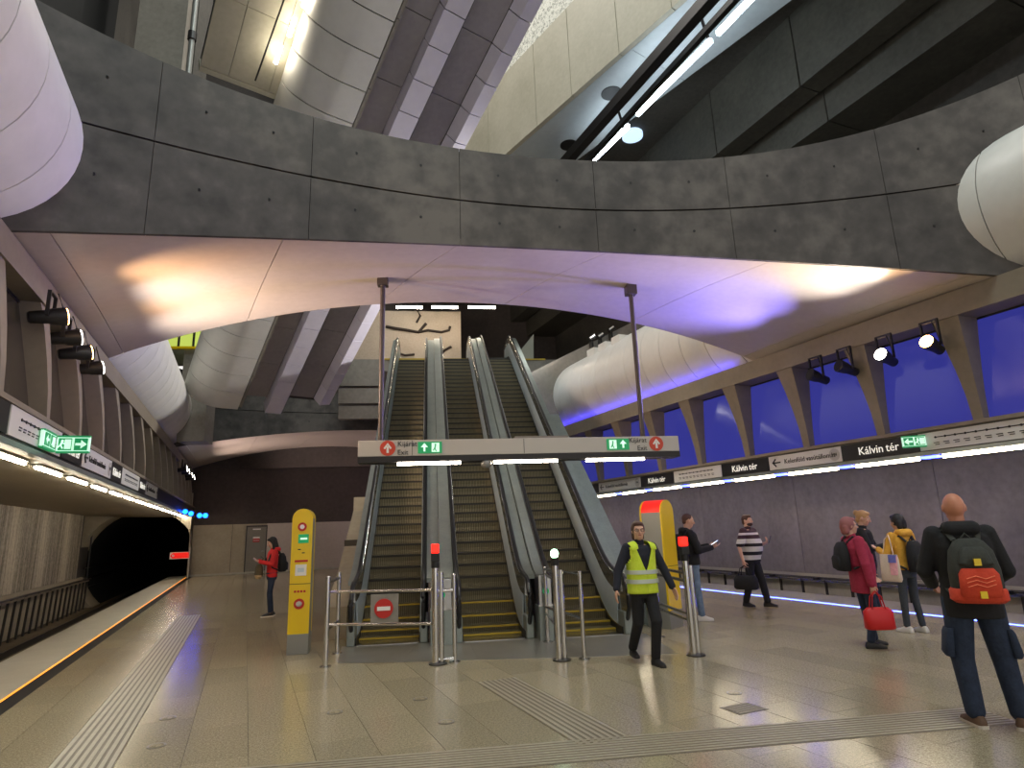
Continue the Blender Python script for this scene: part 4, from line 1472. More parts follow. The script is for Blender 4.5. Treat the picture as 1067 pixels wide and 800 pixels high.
# ---- barriers and signal posts
def post(name, px, h, label, group=None, r_=.035, signal=None, twin=False):
    p = onz(*px)
    r = empty(name, p)
    tag(r, label, 'post', group)
    MB().tube((0, 0, 0), (0, 0, h), r_, n=14).obj('tube', M['chrome'], r, smooth=40)
    if twin:
        MB().tube((.075, .02, 0), (.075, .02, h - .08), r_ * .8, n=14).obj('tube', M['chrome'], r, smooth=40)
    MB().tube((.03 if twin else 0, 0, 0), (.03 if twin else 0, 0, .015), .12 if twin else .075, n=18).obj('foot', M['steel_dk'] if twin else M['steel'], r, smooth=40)
    if signal:
        MB().tube((0, 0, h - .02), (0, 0, h + .08), .055, n=16).obj('collar', M['black'], r, smooth=40)
        if signal == 'signal_green':
            MB().ball((0, 0, h + .13), (.055, .055, .06), 16, 10).obj('signal_lens', M[signal], r, smooth=60)
        else:
            MB().box(-.056, .056, -.055, .055, h + .06, h + .17).obj('signal_case', M['black'], r, bevel=.01)
            MB().box(-.052, .052, -.05, .05, h + .17, h + .29).obj('signal_lens', M[signal], r, bevel=.015)
    else:
        MB().ball((0, 0, h), (r_, r_, r_ * .6), 12, 6).obj('cap', M['chrome'], r, smooth=60)
    return r, p


b0, pA = post('barrier_post', (339, 695), 1.12, 'outer steel post of the no-entry barrier', None)
b1, pB = post('barrier_post', (351, 681), 1.12, 'steel barrier post against the escalator newel', None, .03)
b2, pC = post('signal_post', (454, 692), 1.22, 'steel signal post with red light at the no-entry barrier', None, .045, 'signal_red', True)
b3, pD = post('barrier_post', (474, 690), 1.1, 'thin steel post beside the red signal post', None, .028)
b4, pE = post('signal_post', (583, 688), 1.2, 'steel signal post with glowing green white light', None, .045, 'signal_green', True)
b5, pF = post('barrier_post', (609, 687), 1.08, 'thin steel post beside the green signal post', None, .028)
b6, pG = post('barrier_post', (571, 669), 1.08, 'thin steel post behind the green signal post', None, .028)
b7, pH = post('signal_post', (723, 683), 1.2, 'steel signal post with red light in front of the man in jeans', None, .045, 'signal_red', True)
b8, pI = post('barrier_post', (688, 664), 1.05, 'short steel post behind the person in the vest', None, .028)


def rails(name, p, q, zs, label, r_=.022):
    r = empty(name, p)
    tag(r, label, 'barrier')
    d = q - p
    for z in zs:
        MB().tube((0, 0, z), (d.x, d.y, z), r_, n=10).obj('rail', M['chrome'], r, smooth=40)
    return r


gate = empty('entry_barrier', pA)
tag(gate, 'steel barrier bars with a round red no-entry plate across the left escalator', 'barrier')
g0, g1 = Vector((.12, .12, 0)), pC - pA
for z in (.5, .92):
    MB().tube(g0 + Vector((0, 0, z)), (g1.x - .05, g1.y, z), .02, n=10).obj('bar', M['chrome'], gate, smooth=40)
gx = (atY(401, 627, pA.y).x - pA.x)
pl_ = MB().box(gx - .17, gx + .19, g1.y * .6 - .03, g1.y * .6 - .02, .53, .89).obj('plate', M['conc'], gate)
dsk = MB().tube((gx, g1.y * .6 - .045, .71), (gx, g1.y * .6 - .03, .71), .122, n=32).obj('no_entry_disc', M['red'], pl_, smooth=40)
MB().box(gx - .085, gx + .085, g1.y * .6 - .052, g1.y * .6 - .044, .685, .735).obj('white_bar', M['white'], dsk)
for z in (.5, .92):
    MB().tube((0, 0, z + .02), g0 + Vector((0, 0, z)), .018, n=8).obj('hinge_arm', M['chrome'], gate, smooth=40)
rails('guard_rail', pA, pB, (.45, 1.05), 'short steel guard rail joining the outer barrier post to the newel')
rails('guard_rail', pE, pG, (.4, .98), 'short steel guard rail behind the green signal post')
rails('guard_rail', pG, pF, (.5, 1.05), 'slanting steel guard rail between two thin posts by the green signal')
rails('guard_rail', pC, pD, (.05, .9), 'short steel rail between the red signal post and the thin post')
rails('guard_rail', pI, pH, (.42, .50, .92, 1.02), 'steel guard rail behind the person in the vest')
# glass panel with a green mark on the middle deck end
for px, lab in (((465, 668), 'small steel and glass cabinet with green mark between left and middle escalators'), ((566, 664), 'small steel and glass cabinet with green mark between middle and right escalators')):
    p = onz(*px)
    r = empty('deck_end_cabinet', Vector((.168 if px[0] < 500 else 1.76, 10.0 if px[0] < 500 else 9.85, 0)))
    cw_ = .17 if px[0] < 500 else .11
    tag(r, lab, 'cabinet')
    MB().box(-cw_, cw_, -.05, .35, 0, .5).obj('lower_case', M['esc_deck'], r, bevel=.01)
    MB().box(-cw_ + .01, cw_ - .01, -.03, .35, .5, .95).obj('upper_case', M['steel'], r, bevel=.01)
    MB().box(-cw_, cw_, -.055, -.03, .5, .53).obj('ledge', M['chrome'], r)
    MB().tube((.01, -.042, .72), (.01, -.03, .72), .05, n=16).obj('green_mark', M['exit_green'], r)


# ================================================================== PEOPLE
def remesh(mb, name, voxel, smooth_it=3):
    me = mb.mesh(name)
    o = bpy.data.objects.new(name + '_source', me)
    col.objects.link(o)
    r = o.modifiers.new('r', 'REMESH')
    r.mode = 'VOXEL'
    r.voxel_size = voxel
    s = o.modifiers.new('s', 'SMOOTH')
    s.iterations = smooth_it
    s.factor = .5
    dg = bpy.context.evaluated_depsgraph_get()
    out = bpy.data.meshes.new_from_object(o.evaluated_get(dg))
    out.name = name
    bpy.data.objects.remove(o)
    bpy.data.meshes.remove(me)
    for p in out.polygons:
        p.use_smooth = True
    return out


def V(*a):
    return Vector(a)


def cloth(name, c, c2=None, rough=.85):
    c2 = c2 or tuple(min(255, int(x * 1.25) + 4) for x in c)
    return noisy(name, c, c2, 14, rough, fine=60, bump=.25, rvar=.05)


SKIN = mat('skin', (206, 160, 136), .5)
LIP = mat('lips', (160, 86, 78), .5)
EYEW = mat('eye', (230, 226, 220), .3)
IRIS = mat('iris', (40, 30, 26), .3)


def hand(mb, wrist, d, palm_n, side, curl):
    """palm and five fingers from the wrist along d; palm_n is where the palm faces; side +1 puts the thumb along d x palm_n"""
    d = d.normalized()
    palm_n = (palm_n - d * palm_n.dot(d)).normalized()
    w = d.cross(palm_n).normalized() * side
    c = wrist + d * .05
    for k in (-1, 0, 1):
        mb.capsule(wrist + w * .016 * k + d * .005, wrist + w * .027 * k + d * .082, .017, .015, 8)
    lens = (.075, .082, .078, .06)
    for k in range(4):
        b = wrist + d * .088 + w * (.030 - .0205 * k)
        a1 = curl * .6
        d1 = d * math.cos(a1) + palm_n * math.sin(a1)
        m1 = b + d1 * lens[k] * .5
        a2 = curl * 1.5
        d2 = d * math.cos(a2) + palm_n * math.sin(a2)
        m2 = m1 + d2 * lens[k] * .32
        a3 = curl * 2.1
        d3 = d * math.cos(a3) + palm_n * math.sin(a3)
        mb.capsule(b - d * .01, m1, .0098, .009, 8).capsule(m1, m2, .009, .0083, 8).capsule(m2, m2 + d3 * lens[k] * .25, .0083, .0072, 8)
    t0 = wrist + d * .03 + w * .026
    t1 = t0 + (d * .62 + w * .7 + palm_n * .25).normalized() * .042
    t2 = t1 + (d * .85 + w * .25 + palm_n * .4).normalized() * .032
    mb.capsule(t0, t1, .0125, .0105, 8).capsule(t1, t2, .0105, .0085, 8)


def person(loc, rz, label, H=1.75, top=None, top_hem=.84, legs=None, shoe=None, hair=None, hair_style='short', sole=None,
           bulk=1.0, belly=0.0, sleeve='long', arms=None, stance=None, head_yaw=0.0, head_pitch=0.0, hood=False, skin=SKIN,
           lean=0.0, extras=None, collar=None, curl=(.35, .35), palms=None, leg_w=1.0, beard=None, glasses=False):
    root = empty('person', loc, rz)
    tag(root, label, 'person')
    k = H / 1.75
    root.scale = (k, k, k)
    st = dict(hl=V(-.088, 0, .92), hr=V(.088, 0, .92), kl=V(-.105, .025, .50), kr=V(.105, .025, .50), al=V(-.115, -.015, .085), ar=V(.115, -.015, .085))
    st.update(stance or {})
    ar = dict(el=V(-.255, -.03, 1.13), er=V(.255, -.03, 1.13), wl=V(-.265, .06, .88), wr=V(.265, .06, .88))
    ar.update(arms or {})
    L = lambda z: lean * max(0, z - .92)
    sl, sr = V(-.18, L(1.42) - .01, 1.425), V(.18, L(1.42) - .01, 1.425)
    hc = V(0, L(1.63), 1.60)
    hm = Matrix.Rotation(head_yaw, 3, 'Z') @ Matrix.Rotation(-head_pitch, 3, 'X')
    hp = lambda x, y, z: hc + V(0, 0, -.05) + hm @ (V(x, y, z - 1.55))
    hrot = hm
    # --- body: one continuous surface
    b = MB()
    b.ball(hp(0, -.008, 1.652), (.076, .096, .104), 18, 12, hrot)
    b.ball(hp(0, .03, 1.60), (.058, .066, .085), 16, 10, hrot)
    b.ball(hp(0, .055, 1.556), (.033, .034, .028), 10, 8, hrot)
    b.capsule(hp(0, .092, 1.655), hp(0, .114, 1.617), .008, .0145, 8)
    b.ball(hp(0, .078, 1.668), (.055, .02, .012), 12, 6, hrot)
    for s in (-1, 1):
        b.ball(hp(s * .079, -.008, 1.635), (.010, .019, .031), 8, 8, hrot)
        b.ball(hp(s * .042, .07, 1.615), (.022, .02, .022), 8, 6, hrot)
    b.capsule(hp(0, -.015, 1.59), V(0, L(1.42) - .02, 1.40), .056, .062, 14)
    b.ell([(0, L(z), z, rx * .86, ry * .86) for z, rx, ry in ((.86, .15, .105), (1.0, .15, .105), (1.14, .145, .10), (1.3, .165, .112), (1.42, .16, .095), (1.47, .08, .06))], 18)
    for s, sh, e, w, pi in ((-1, sl, ar['el'], ar['wl'], 0), (1, sr, ar['er'], ar['wr'], 1)):
        b.capsule(sh, e, .048, .040, 10).capsule(e, w, .040, .028, 10)
        pn = palms[pi] if palms else V(-s, .15, 0)
        hd = (w - e).normalized()
        if arms and ('hd' + 'lr'[pi]) in arms:
            hd = arms['hd' + 'lr'[pi]].normalized()
        fw = V(0, 1, 0) if abs(hd.y) < .75 else V(0, 0, 1)
        side = 1 if hd.cross(pn).dot(fw) > 0 else -1
        hand(b, w, hd, pn, side, curl[pi])
    for h_, kn, an in ((st['hl'], st['kl'], st['al']), (st['hr'], st['kr'], st['ar'])):
        b.capsule(h_, kn, .075, .05, 10).capsule(kn, an, .05, .036, 10)
    place('body', remesh(b, 'body', .0075, 2), skin, root)
    # --- face
    for s in (-1, 1):
        e = MB().ball(hp(s * .032, .079, 1.648), (.0125, .009, .008), 10, 7, hrot).obj('eye', EYEW, root, smooth=60)
        MB().ball(hp(s * .032, .087, 1.648), (.0055, .004, .0055), 8, 6, hrot).obj('iris', IRIS, e, smooth=60)
        if hair:
            MB().ball(hp(s * .033, .086, 1.668), (.019, .007, .0045), 10, 6, hrot).obj('eyebrow', hair, root, smooth=60)
    MB().ball(hp(0, .092, 1.588), (.023, .007, .0075), 12, 6, hrot).obj('mouth', LIP, root, smooth=60)
    if glasses:
        for s in (-1, 1):
            rg = [hp(s * .034 + .024 * math.cos(t), .102, 1.648 + .018 * math.sin(t)) for t in [2 * math.pi * i / 14 for i in range(15)]]
            MB().pipe(rg, .0028, 5).obj('spectacle_rim', IRIS, root)
            MB().pipe([hp(s * .058, .1, 1.65), hp(s * .08, .0, 1.65)], .0025, 5).obj('spectacle_arm', IRIS, root)
    if beard:
        q = MB().ball(hp(0, .045, 1.572), (.062, .062, .045), 14, 8, hrot).ball(hp(0, .075, 1.562), (.035, .034, .028), 12, 7, hrot)
        place('beard', remesh(q, 'beard', .008, 2), beard, root)
    # --- hair
    if hair:
        h = MB()
        if hair_style == 'short':
            h.ball(hp(0, -.02, 1.668), (.084, .097, .098), 18, 12, hrot)
            h.ball(hp(0, .02, 1.722), (.068, .07, .036), 14, 8, hrot)
            h.ball(hp(0, -.055, 1.61), (.07, .055, .06), 14, 8, hrot)
        elif hair_style == 'crop':
            h.ball(hp(0, -.022, 1.674), (.080, .094, .090), 18, 12, hrot)
            h.ball(hp(0, -.05, 1.62), (.068, .054, .055), 14, 8, hrot)
        elif hair_style == 'bun':
            h.ball(hp(0, -.02, 1.672), (.085, .098, .098), 18, 12, hrot)
            h.ball(hp(0, .025, 1.725), (.066, .066, .034), 14, 8, hrot)
            h.ball(hp(0, -.115, 1.70), (.045, .042, .045), 12, 8, hrot)
            h.ball(hp(0, -.06, 1.60), (.068, .05, .06), 14, 8, hrot)
        elif hair_style == 'long':
            h.ball(hp(0, -.025, 1.672), (.09, .10, .104), 18, 12, hrot)
            h.ball(hp(0, .02, 1.73), (.07, .072, .034), 14, 8, hrot)
            for s in (-1, 1):
                h.capsule(hp(s * .075, -.005, 1.66), hp(s * .088, .03, 1.40), .03, .034, 10)
                h.capsule(hp(s * .045, -.07, 1.64), hp(s * .06, -.06, 1.38), .045, .045, 10)
        elif hair_style == 'bob':
            h.ball(hp(0, -.03, 1.665), (.094, .10, .11), 18, 12, hrot)
            h.ball(hp(0, .015, 1.727), (.072, .074, .036), 14, 8, hrot)
            h.capsule(hp(-.04, -.075, 1.62), hp(-.04, -.07, 1.56), .05, .045, 10)
            h.capsule(hp(.04, -.075, 1.62), hp(.04, -.07, 1.56), .05, .045, 10)
        place('hair', remesh(h, 'hair', .009, 2), hair, root)
    # --- upper garment
    g = MB()
    bl = bulk
    zz = [z for z in (top_hem, max(top_hem + .05, .92), 1.0, 1.10, 1.22, 1.33, 1.41, 1.455)]
    rx = [.175, .178, .168, .164, .176, .186, .182, .125]
    ry = [.118, .122, .12 + belly * .4, .118 + belly, .124 + belly * .8, .130 + belly * .2, .115, .085]
    g.ell([(0, L(z) + (belly * .55 if .95 < z < 1.3 else 0), z, x * bl, y * bl) for z, x, y in zip(zz, rx, ry)], 22, 2.3)
    r1, r2, r3 = .066 * bl, .056 * bl, .047 * bl
    for sh, e, w in ((sl, ar['el'], ar['wl']), (sr, ar['er'], ar['wr'])):
        if sleeve == 'long':
            g.capsule(sh, e, r1, r2, 12).capsule(e, w + (e - w) * .06, r2, r3, 12)
        elif sleeve == 'short':
            g.capsule(sh, sh.lerp(e, .78), r1, r1 * 1.02, 12)
        else:
            pass
    if collar:
        g.capsule(V(0, L(1.45) - .015, 1.44), V(0, L(1.5) - .01, 1.49), .078, .068, 14)
    if hood:
        g.capsule(V(-.07, L(1.48) - .10, 1.475), V(.07, L(1.48) - .10, 1.475), .062, .062, 12)
        g.capsule(V(-.09, L(1.48) - .05, 1.49), V(-.06, L(1.5) + .05, 1.44), .04, .03, 10)
        g.capsule(V(.09, L(1.48) - .05, 1.49), V(.06, L(1.5) + .05, 1.44), .04, .03, 10)
    place('top', remesh(g, 'top', .0095, 3), top, root)
    # --- trousers
    t = MB()
    t.ell([(0, 0, .80, .12, .10), (0, 0, .86, .165, .115), (0, 0, .95, .168, .118), (0, 0, 1.03, .155, .108)], 20, 2.3)
    lw = leg_w
    for h_, kn, an in ((st['hl'], st['kl'], st['al']), (st['hr'], st['kr'], st['ar'])):
        t.capsule(h_ + V(0, 0, -.02), kn, .092 * lw, .068 * lw, 14).capsule(kn, an + V(0, 0, .03), .068 * lw, .056 * lw, 14)
    place('trousers', remesh(t, 'trousers', .0095, 3), legs, root)
    # --- shoes
    for an, yaw in ((st['al'], st.get('tl', .12)), (st['ar'], st.get('tr', -.12))):
        m3 = Matrix.Rotation(yaw, 3, 'Z')
        s = MB()
        base = V(an.x, an.y, an.z - .085)
        P = lambda x, y, z: base + m3 @ V(x, y, z)
        s.loft([[P(x * w_, y, z_) for x, z_ in ((-1, 0), (1, 0), (1, hh * .55), (.55, hh), (-.55, hh), (-1, hh * .55))] for y, w_, hh in
                ((-.085, .026, .05), (-.07, .036, .085), (-.02, .038, .10), (.04, .041, .088), (.10, .045, .062), (.155, .040, .048), (.185, .022, .036))])
        sh = place('shoe', remesh(s, 'shoe', .009, 2), shoe, root)
        if sole:
            so = MB().loft([[P(x * w_, y, z_) for x, z_ in ((-1, -.001), (1, -.001), (1, .024), (-1, .024))] for y, w_ in
                            ((-.092, .02), (-.075, .038), (0, .041), (.10, .048), (.16, .042), (.192, .02))])
            so.obj('sole', sole, sh)
    return root, dict(sl=sl, sr=sr, L=L, k=k, **ar)


def kid(mb, name, mt, root, smooth=50):
    return mb.obj(name, mt, root, smooth=smooth)


def world_of(root, p):
    return Matrix.Translation(root.location) @ Matrix.Rotation(root.rotation_euler.z, 4, 'Z') @ Matrix.Diagonal((root.scale.x,) * 3 + (1,)) @ p


def carried(name, root, p, label, cat, rz=0.0):
    """an Empty for something a person wears or holds, in the person's own axes"""
    e = empty(name, world_of(root, p), root.rotation_euler.z + rz)
    e.scale = root.scale
    tag(e, label, cat)
    return e


def backpack(root, info, label, mats, w=.30, h=.44, d=.17, z=1.20, off=0.0, accent=None):
    y = info['L'](z) - .135 - off
    e = carried('backpack', root, V(0, y, z), label, 'backpack')
    b = MB()
    b.ell([(0, -d * .45, -h / 2, w * .44, d * .40), (0, -d * .5, -h * .45, w * .5, d * .5), (0, -d * .5, 0, w * .49, d * .52), (0, -d * .46, h * .3, w * .42, d * .44), (0, -d * .4, h * .46, w * .28, d * .30), (0, -d * .38, h * .5, w * .15, d * .2)], 24, 3.2)
    kid(b, 'main_bag', mats[0], e)
    q = MB()
    q.ell([(0, -d * .98, -h * .42, w * .36, d * .16), (0, -d * 1.0, -h * .38, w * .40, d * .2), (0, -d * 1.02, -.06 * h, w * .38, d * .2), (0, -d * .97, h * .03, w * .3, d * .14)], 20, 3.0)
    kid(q, 'front_pocket', mats[1], e)
    for s in (-1, 1):
        kid(MB().pipe([V(s * .075, -.02, h * .46), V(s * .11, .06, h * .5 + .07), V(s * .125, .20, h * .5 - .0), V(s * .15, .26, h * .1), V(s * .17, .17, -h * .25), V(s * .14, .0, -h * .42)], .016, 6, 1.6), 'shoulder_strap', mats[2], e)
    kid(MB().pipe([V(-.03, -.03, h * .5), V(0, -.03, h * .58), V(.03, -.03, h * .5)], .008, 6), 'grab_loop', mats[2], e)
    return e


def facing(dx, dy):
    """rotation that turns local +y to the world direction"""
    return math.atan2(-dx, dy)


C_BLACK = cloth('black_cloth', (17, 17, 19), (30, 30, 33))
C_NAVY = cloth('navy_cloth', (22, 24, 36), (36, 38, 52))
C_JEANS_D = cloth('dark_denim', (24, 34, 54), (44, 58, 82))
C_JEANS_L = cloth('light_denim', (84, 104, 132), (124, 144, 170))
C_JEANS_G = cloth('grey_denim', (46, 52, 60), (70, 76, 84))
C_RED = cloth('red_cloth', (186, 26, 30), (214, 44, 44))
C_WINE = cloth('wine_red_cloth', (140, 28, 56), (172, 48, 78))
C_YEL = cloth('mustard_cloth', (206, 146, 40), (232, 178, 72))
C_HIVIS = cloth('high_visibility_cloth', (196, 222, 40), (222, 240, 80))
C_REFL = mat('reflective_tape', (196, 204, 190), .35, .2)
H_BROWN = mat('brown_hair', (72, 44, 32), .6)
H_BLACK = mat('black_hair', (20, 17, 17), .55)
H_BLOND = mat('blond_hair', (178, 138, 92), .6)
H_ROSE = mat('rose_grey_hair', (150, 92, 92), .6)
S_WHITE = mat('white_shoe', (214, 210, 204), .6)
S_BLACK = mat('black_shoe', (20, 19, 19), .5)
S_BROWN = mat('brown_shoe', (96, 72, 54), .6)
S_SOLE = mat('pale_sole', (206, 198, 186), .6)
PHONE = mat('phone_screen', (200, 215, 235), .2, emit=(200, 220, 255), estr=.8)


def phone(root, p, d, label, mt=None):
    e = carried('phone', root, p, label, 'phone')
    d = d.normalized()
    q = d.to_track_quat('Z', 'Y').to_euler()
    MB().cbox((0, 0, 0), (.075, .15, .008)).obj('case', M['black'], e, rot=q, bevel=.004)
    MB().cbox((0, 0, .005), (.068, .138, .002)).obj('screen', mt or PHONE, e, rot=q)
    return e


# 1 woman in red by the totem, reading, facing the left track
p = onz(281, 642)
r, inf = person(p, facing(-.9, -.42), 'person in a red jacket and dark jeans looking at hands near the left totem', 1.66, C_RED, .86, C_JEANS_D, S_BLACK, H_BLACK, 'long', S_SOLE,
                .96, arms=dict(el=V(-.24, .06, 1.16), er=V(.24, .06, 1.16), wl=V(-.08, .30, 1.22), wr=V(.06, .30, 1.24), hdl=V(.5, .6, .2), hdr=V(-.5, .6, .2)), head_pitch=.35, collar=True, hood=True, leg_w=.86,
                stance=dict(al=V(-.07, .02, .085), ar=V(.08, -.05, .085), kl=V(-.08, .05, .5), kr=V(.09, .0, .5)), palms=[V(.3, 0, 1), V(-.3, 0, 1)])
backpack(r, inf, 'black backpack on the person in the red jacket', (C_BLACK, C_NAVY, C_BLACK), .28, .42, .17, 1.18)
e = carried('shoulder_bag', r, V(.10, .27, 1.03), 'khaki slouchy bag hanging in front of the person in the red jacket', 'bag')
KH = cloth('khaki_cloth', (70, 62, 42), (94, 84, 60))
kid(MB().ell([(0, 0, -.14, .15, .06), (0, 0, -.10, .19, .085), (0, 0, .06, .17, .07), (0, 0, .13, .11, .04)], 20, 2.6), 'pouch', KH, e)
kid(MB().ell([(0, .01, -.19, .14, .04), (0, .01, -.15, .2, .07), (0, .01, -.11, .19, .07)], 20, 2.4), 'pale_base', cloth('tan_cloth', (160, 136, 100)), e)
kid(MB().pipe([V(-.12, 0, .1), V(-.10, -.06, .26), V(-.02, -.02, .3)], .012, 6), 'strap', KH, e)
phone(r, V(-.01, .37, 1.25), V(0, -.6, .8), 'phone held by the person in the red jacket')

# 2 person walking in a hi-vis vest
p = onz(676, 692)
r, inf = person(p, facing(.1, -1), 'person in a yellow high-visibility vest walking from the escalators', 1.70, C_NAVY, .88, C_BLACK, S_BLACK, H_BROWN, 'bob',
                None, 1.06, arms=dict(el=V(-.30, .03, 1.15), er=V(.31, -.04, 1.14), wl=V(-.37, .10, .92), wr=V(.37, .02, .92)), collar=True,
                stance=dict(hl=V(-.085, 0, .92), hr=V(.085, 0, .92), kl=V(-.075, .17, .53), al=V(-.06, .10, .085), kr=V(.09, -.02, .50), ar=V(.085, -.26, .14)), head_yaw=-.25, leg_w=1.08, glasses=True)
zz = lin(.86, 1.435, 24)
vm = MB()
n = 97
half = [0 if z < 1.13 else min(.52, (z - 1.13) * 1.75) for z in zz]
vv, ff = [], []


def vxy(z):
    t = (z - .86) / .575
    return .205 - .012 * math.sin(t * math.pi), .146 + .012 * math.sin(t * 2.2)


for z, h_ in zip(zz, half):
    x_, y_ = vxy(z)
    for i in range(n):
        t = math.pi / 2 + h_ + (2 * math.pi - 2 * h_) * i / (n - 1)
        c, s = math.cos(t), math.sin(t)
        vv.append((x_ * math.copysign(abs(c) ** .87, c), y_ * math.copysign(abs(s) ** .87, s), z))
for i in range(len(zz) - 1):
    for j in range(n - 1):
        p4 = [Vector(vv[q]) for q in (i * n + j, i * n + j + 1, (i + 1) * n + j + 1, (i + 1) * n + j)]
        c = sum(p4, Vector()) / 4
        if c.z > 1.24 and abs(c.y) < .085 * min(1, (c.z - 1.22) / .07):
            continue
        ff.append((i * n + j, i * n + j + 1, (i + 1) * n + j + 1, (i + 1) * n + j))
vm.add(vv, ff)
for s in (-1, 1):
    rs = []
    for t in lin(0, math.pi, 11):
        y = .15 * math.cos(t)
        z = 1.42 + .082 * math.sin(t)
        rs.append([V(s * .085, y, z + .012 * math.sin(t)), V(s * .175, y * .9, z - .014), V(s * .175, y * .9, z - .022), V(s * .085, y, z - .004)])
    vm.loft(rs)
vo = vm.obj('vest', C_HIVIS, r, smooth=50)
sm = vo.modifiers.new('solid', 'SOLIDIFY')
sm.thickness = .012
for z0, z1 in ((.985, 1.035), (1.10, 1.15)):
    tp = MB()
    tp.loft([[V((rx_) * math.copysign(abs(math.cos(t)) ** .87, math.cos(t)), ry_ * math.copysign(abs(math.sin(t)) ** .87, math.sin(t)), z) for t in [2 * math.pi * i / 40 for i in range(40)]]
             for z, rx_, ry_ in ((z0, .19, .14), (z0, .212, .170), (z1, .211, .170), (z1, .19, .14))], cap=False)
    tp.obj('reflective_band', C_REFL, vo, smooth=40)

# 3 man in jeans with phone, facing right
p = onz(727, 646)
r, inf = person(p, facing(.97, -.2), 'man in a black hooded jacket and light jeans standing behind the red signal post', 1.82, C_BLACK, .90, C_JEANS_L, S_WHITE, H_BROWN, 'crop', None,
                1.10, arms=dict(el=V(-.27, .08, 1.14), er=V(.27, .08, 1.14), wl=V(-.12, .33, 1.20), wr=V(.08, .34, 1.18), hdl=V(.2, 1, .25), hdr=V(-.2, 1, .2)), head_pitch=.22, hood=True, lean=-.03,
                palms=[V(.3, 0, 1), V(-.3, 0, 1)], stance=dict(al=V(-.09, -.06, .085), ar=V(.1, .06, .085)))
backpack(r, inf, 'black backpack on the man in light jeans', (C_BLACK, C_BLACK, C_BLACK), .30, .44, .18, 1.20)
phone(r, V(-.06, .43, 1.25), V(0, -.5, .85), 'phone held by the man in light jeans')

# 4 man in a striped polo shirt with a black bag
p = onz(789, 632)
STR = mat('striped_shirt', (214, 208, 204), .8)
nt = STR.node_tree
tc = nt.nodes.new('ShaderNodeTexCoord')
sx = nt.nodes.new('ShaderNodeSeparateXYZ')
nt.links.new(tc.outputs['Object'], sx.inputs[0])
cr = nt.nodes.new('ShaderNodeValToRGB')
cr.color_ramp.interpolation = 'CONSTANT'
els = [(0.0, (18, 18, 22)), (.10, (206, 202, 198)), (.23, (22, 20, 24)), (.33, (206, 202, 198)), (.47, (26, 20, 24)), (.56, (206, 202, 198)), (.69, (54, 24, 34)), (.80, (208, 200, 198)), (.86, (54, 24, 34))]
for i, (pos, c) in enumerate(els):
    e = cr.color_ramp.elements[i] if i < 2 else cr.color_ramp.elements.new(pos)
    e.position = pos
    e.color = srgb(*c)
mr = nt.nodes.new('ShaderNodeMapRange')
mr.inputs[1].default_value = .82
mr.inputs[2].default_value = 1.50
nt.links.new(sx.outputs[2], mr.inputs[0])
nt.links.new(mr.outputs[0], cr.inputs[0])
nt.links.new(cr.outputs[0], nt.nodes['Principled BSDF'].inputs['Base Color'])
r, inf = person(p, facing(.55, -.84), 'man in a striped polo shirt and black trousers carrying a black bag', 1.78, STR, .84, C_BLACK, S_BLACK, H_BROWN, 'short', None,
                1.24, belly=.05, sleeve='short', arms=dict(el=V(-.30, .0, 1.14), wl=V(-.17, .26, 1.20), er=V(.32, -.05, 1.13), wr=V(.36, .02, .88), hdl=V(.5, .5, .6)), beard=mat('beard', (60, 40, 32), .7),
                stance=dict(kl=V(-.11, .10, .5), al=V(-.13, .16, .085), kr=V(.11, -.02, .5), ar=V(.13, -.14, .095)), leg_w=1.15, palms=[V(.5, -.8, 0), V(-1, .2, 0)], curl=(.5, .9), collar=True)
e = carried('hand_bag', r, V(.38, .04, .50), 'black holdall carried by the man in the striped shirt', 'bag')
kid(MB().ell([(0, 0, -.14, .12, .20), (0, 0, -.11, .14, .23), (0, 0, .05, .13, .22), (0, 0, .11, .08, .19)], 22, 3), 'bag_body', C_BLACK, e)
for s in (-1, 1):
    kid(MB().pipe([V(s * .05, -.12, .09), V(s * .03, -.08, .24), V(0, 0, .30), V(s * .03, .08, .24), V(s * .05, .12, .09)], .010, 6), 'handle', C_BLACK, e)
phone(r, V(-.10, .38, 1.27), V(.3, -.8, .3), 'violet phone held by the man in the striped shirt', mat('violet_phone', (110, 90, 190), .3))

# 5 woman in the wine red coat
p = onz(910, 674)
r, inf = person(p, facing(.98, -.18), 'woman in a wine red jacket with glasses holding a red handbag', 1.66, C_WINE, .72, C_JEANS_D, S_BLACK, H_ROSE, 'bob', None,
                1.2, belly=.03, arms=dict(el=V(-.26, .05, 1.12), er=V(.29, -.07, 1.12), wl=V(-.2, .2, .95), wr=V(.29, -.03, .85)), glasses=True, lean=-.10, collar=True, curl=(.4, 1.0),
                stance=dict(al=V(-.1, .08, .085), ar=V(.1, -.06, .085)), leg_w=1.0)
backpack(r, inf, 'black backpack on the woman in the wine red jacket', (C_BLACK, C_BLACK, C_BLACK), .28, .40, .16, 1.22)
e = carried('hand_bag', r, V(.32, -.02, .43), 'bright red handbag held by the woman in the wine red jacket', 'bag')
RB = mat('red_leather', (196, 22, 26), .45)
kid(MB().ell([(0, 0, -.15, .08, .17), (0, 0, -.13, .095, .19), (0, 0, .08, .07, .19), (0, 0, .13, .03, .14)], 22, 3.4), 'bag_body', RB, e)
for s in (-1, 1):
    kid(MB().pipe([V(s * .04, -.09, .10), V(s * .03, -.06, .27), V(0, 0, .34), V(s * .03, .06, .27), V(s * .04, .09, .10)], .009, 6), 'handle', RB, e)
kid(MB().box(-.1, -.09, -.02, .02, -.02, .04), 'clasp', M['steel'], e)

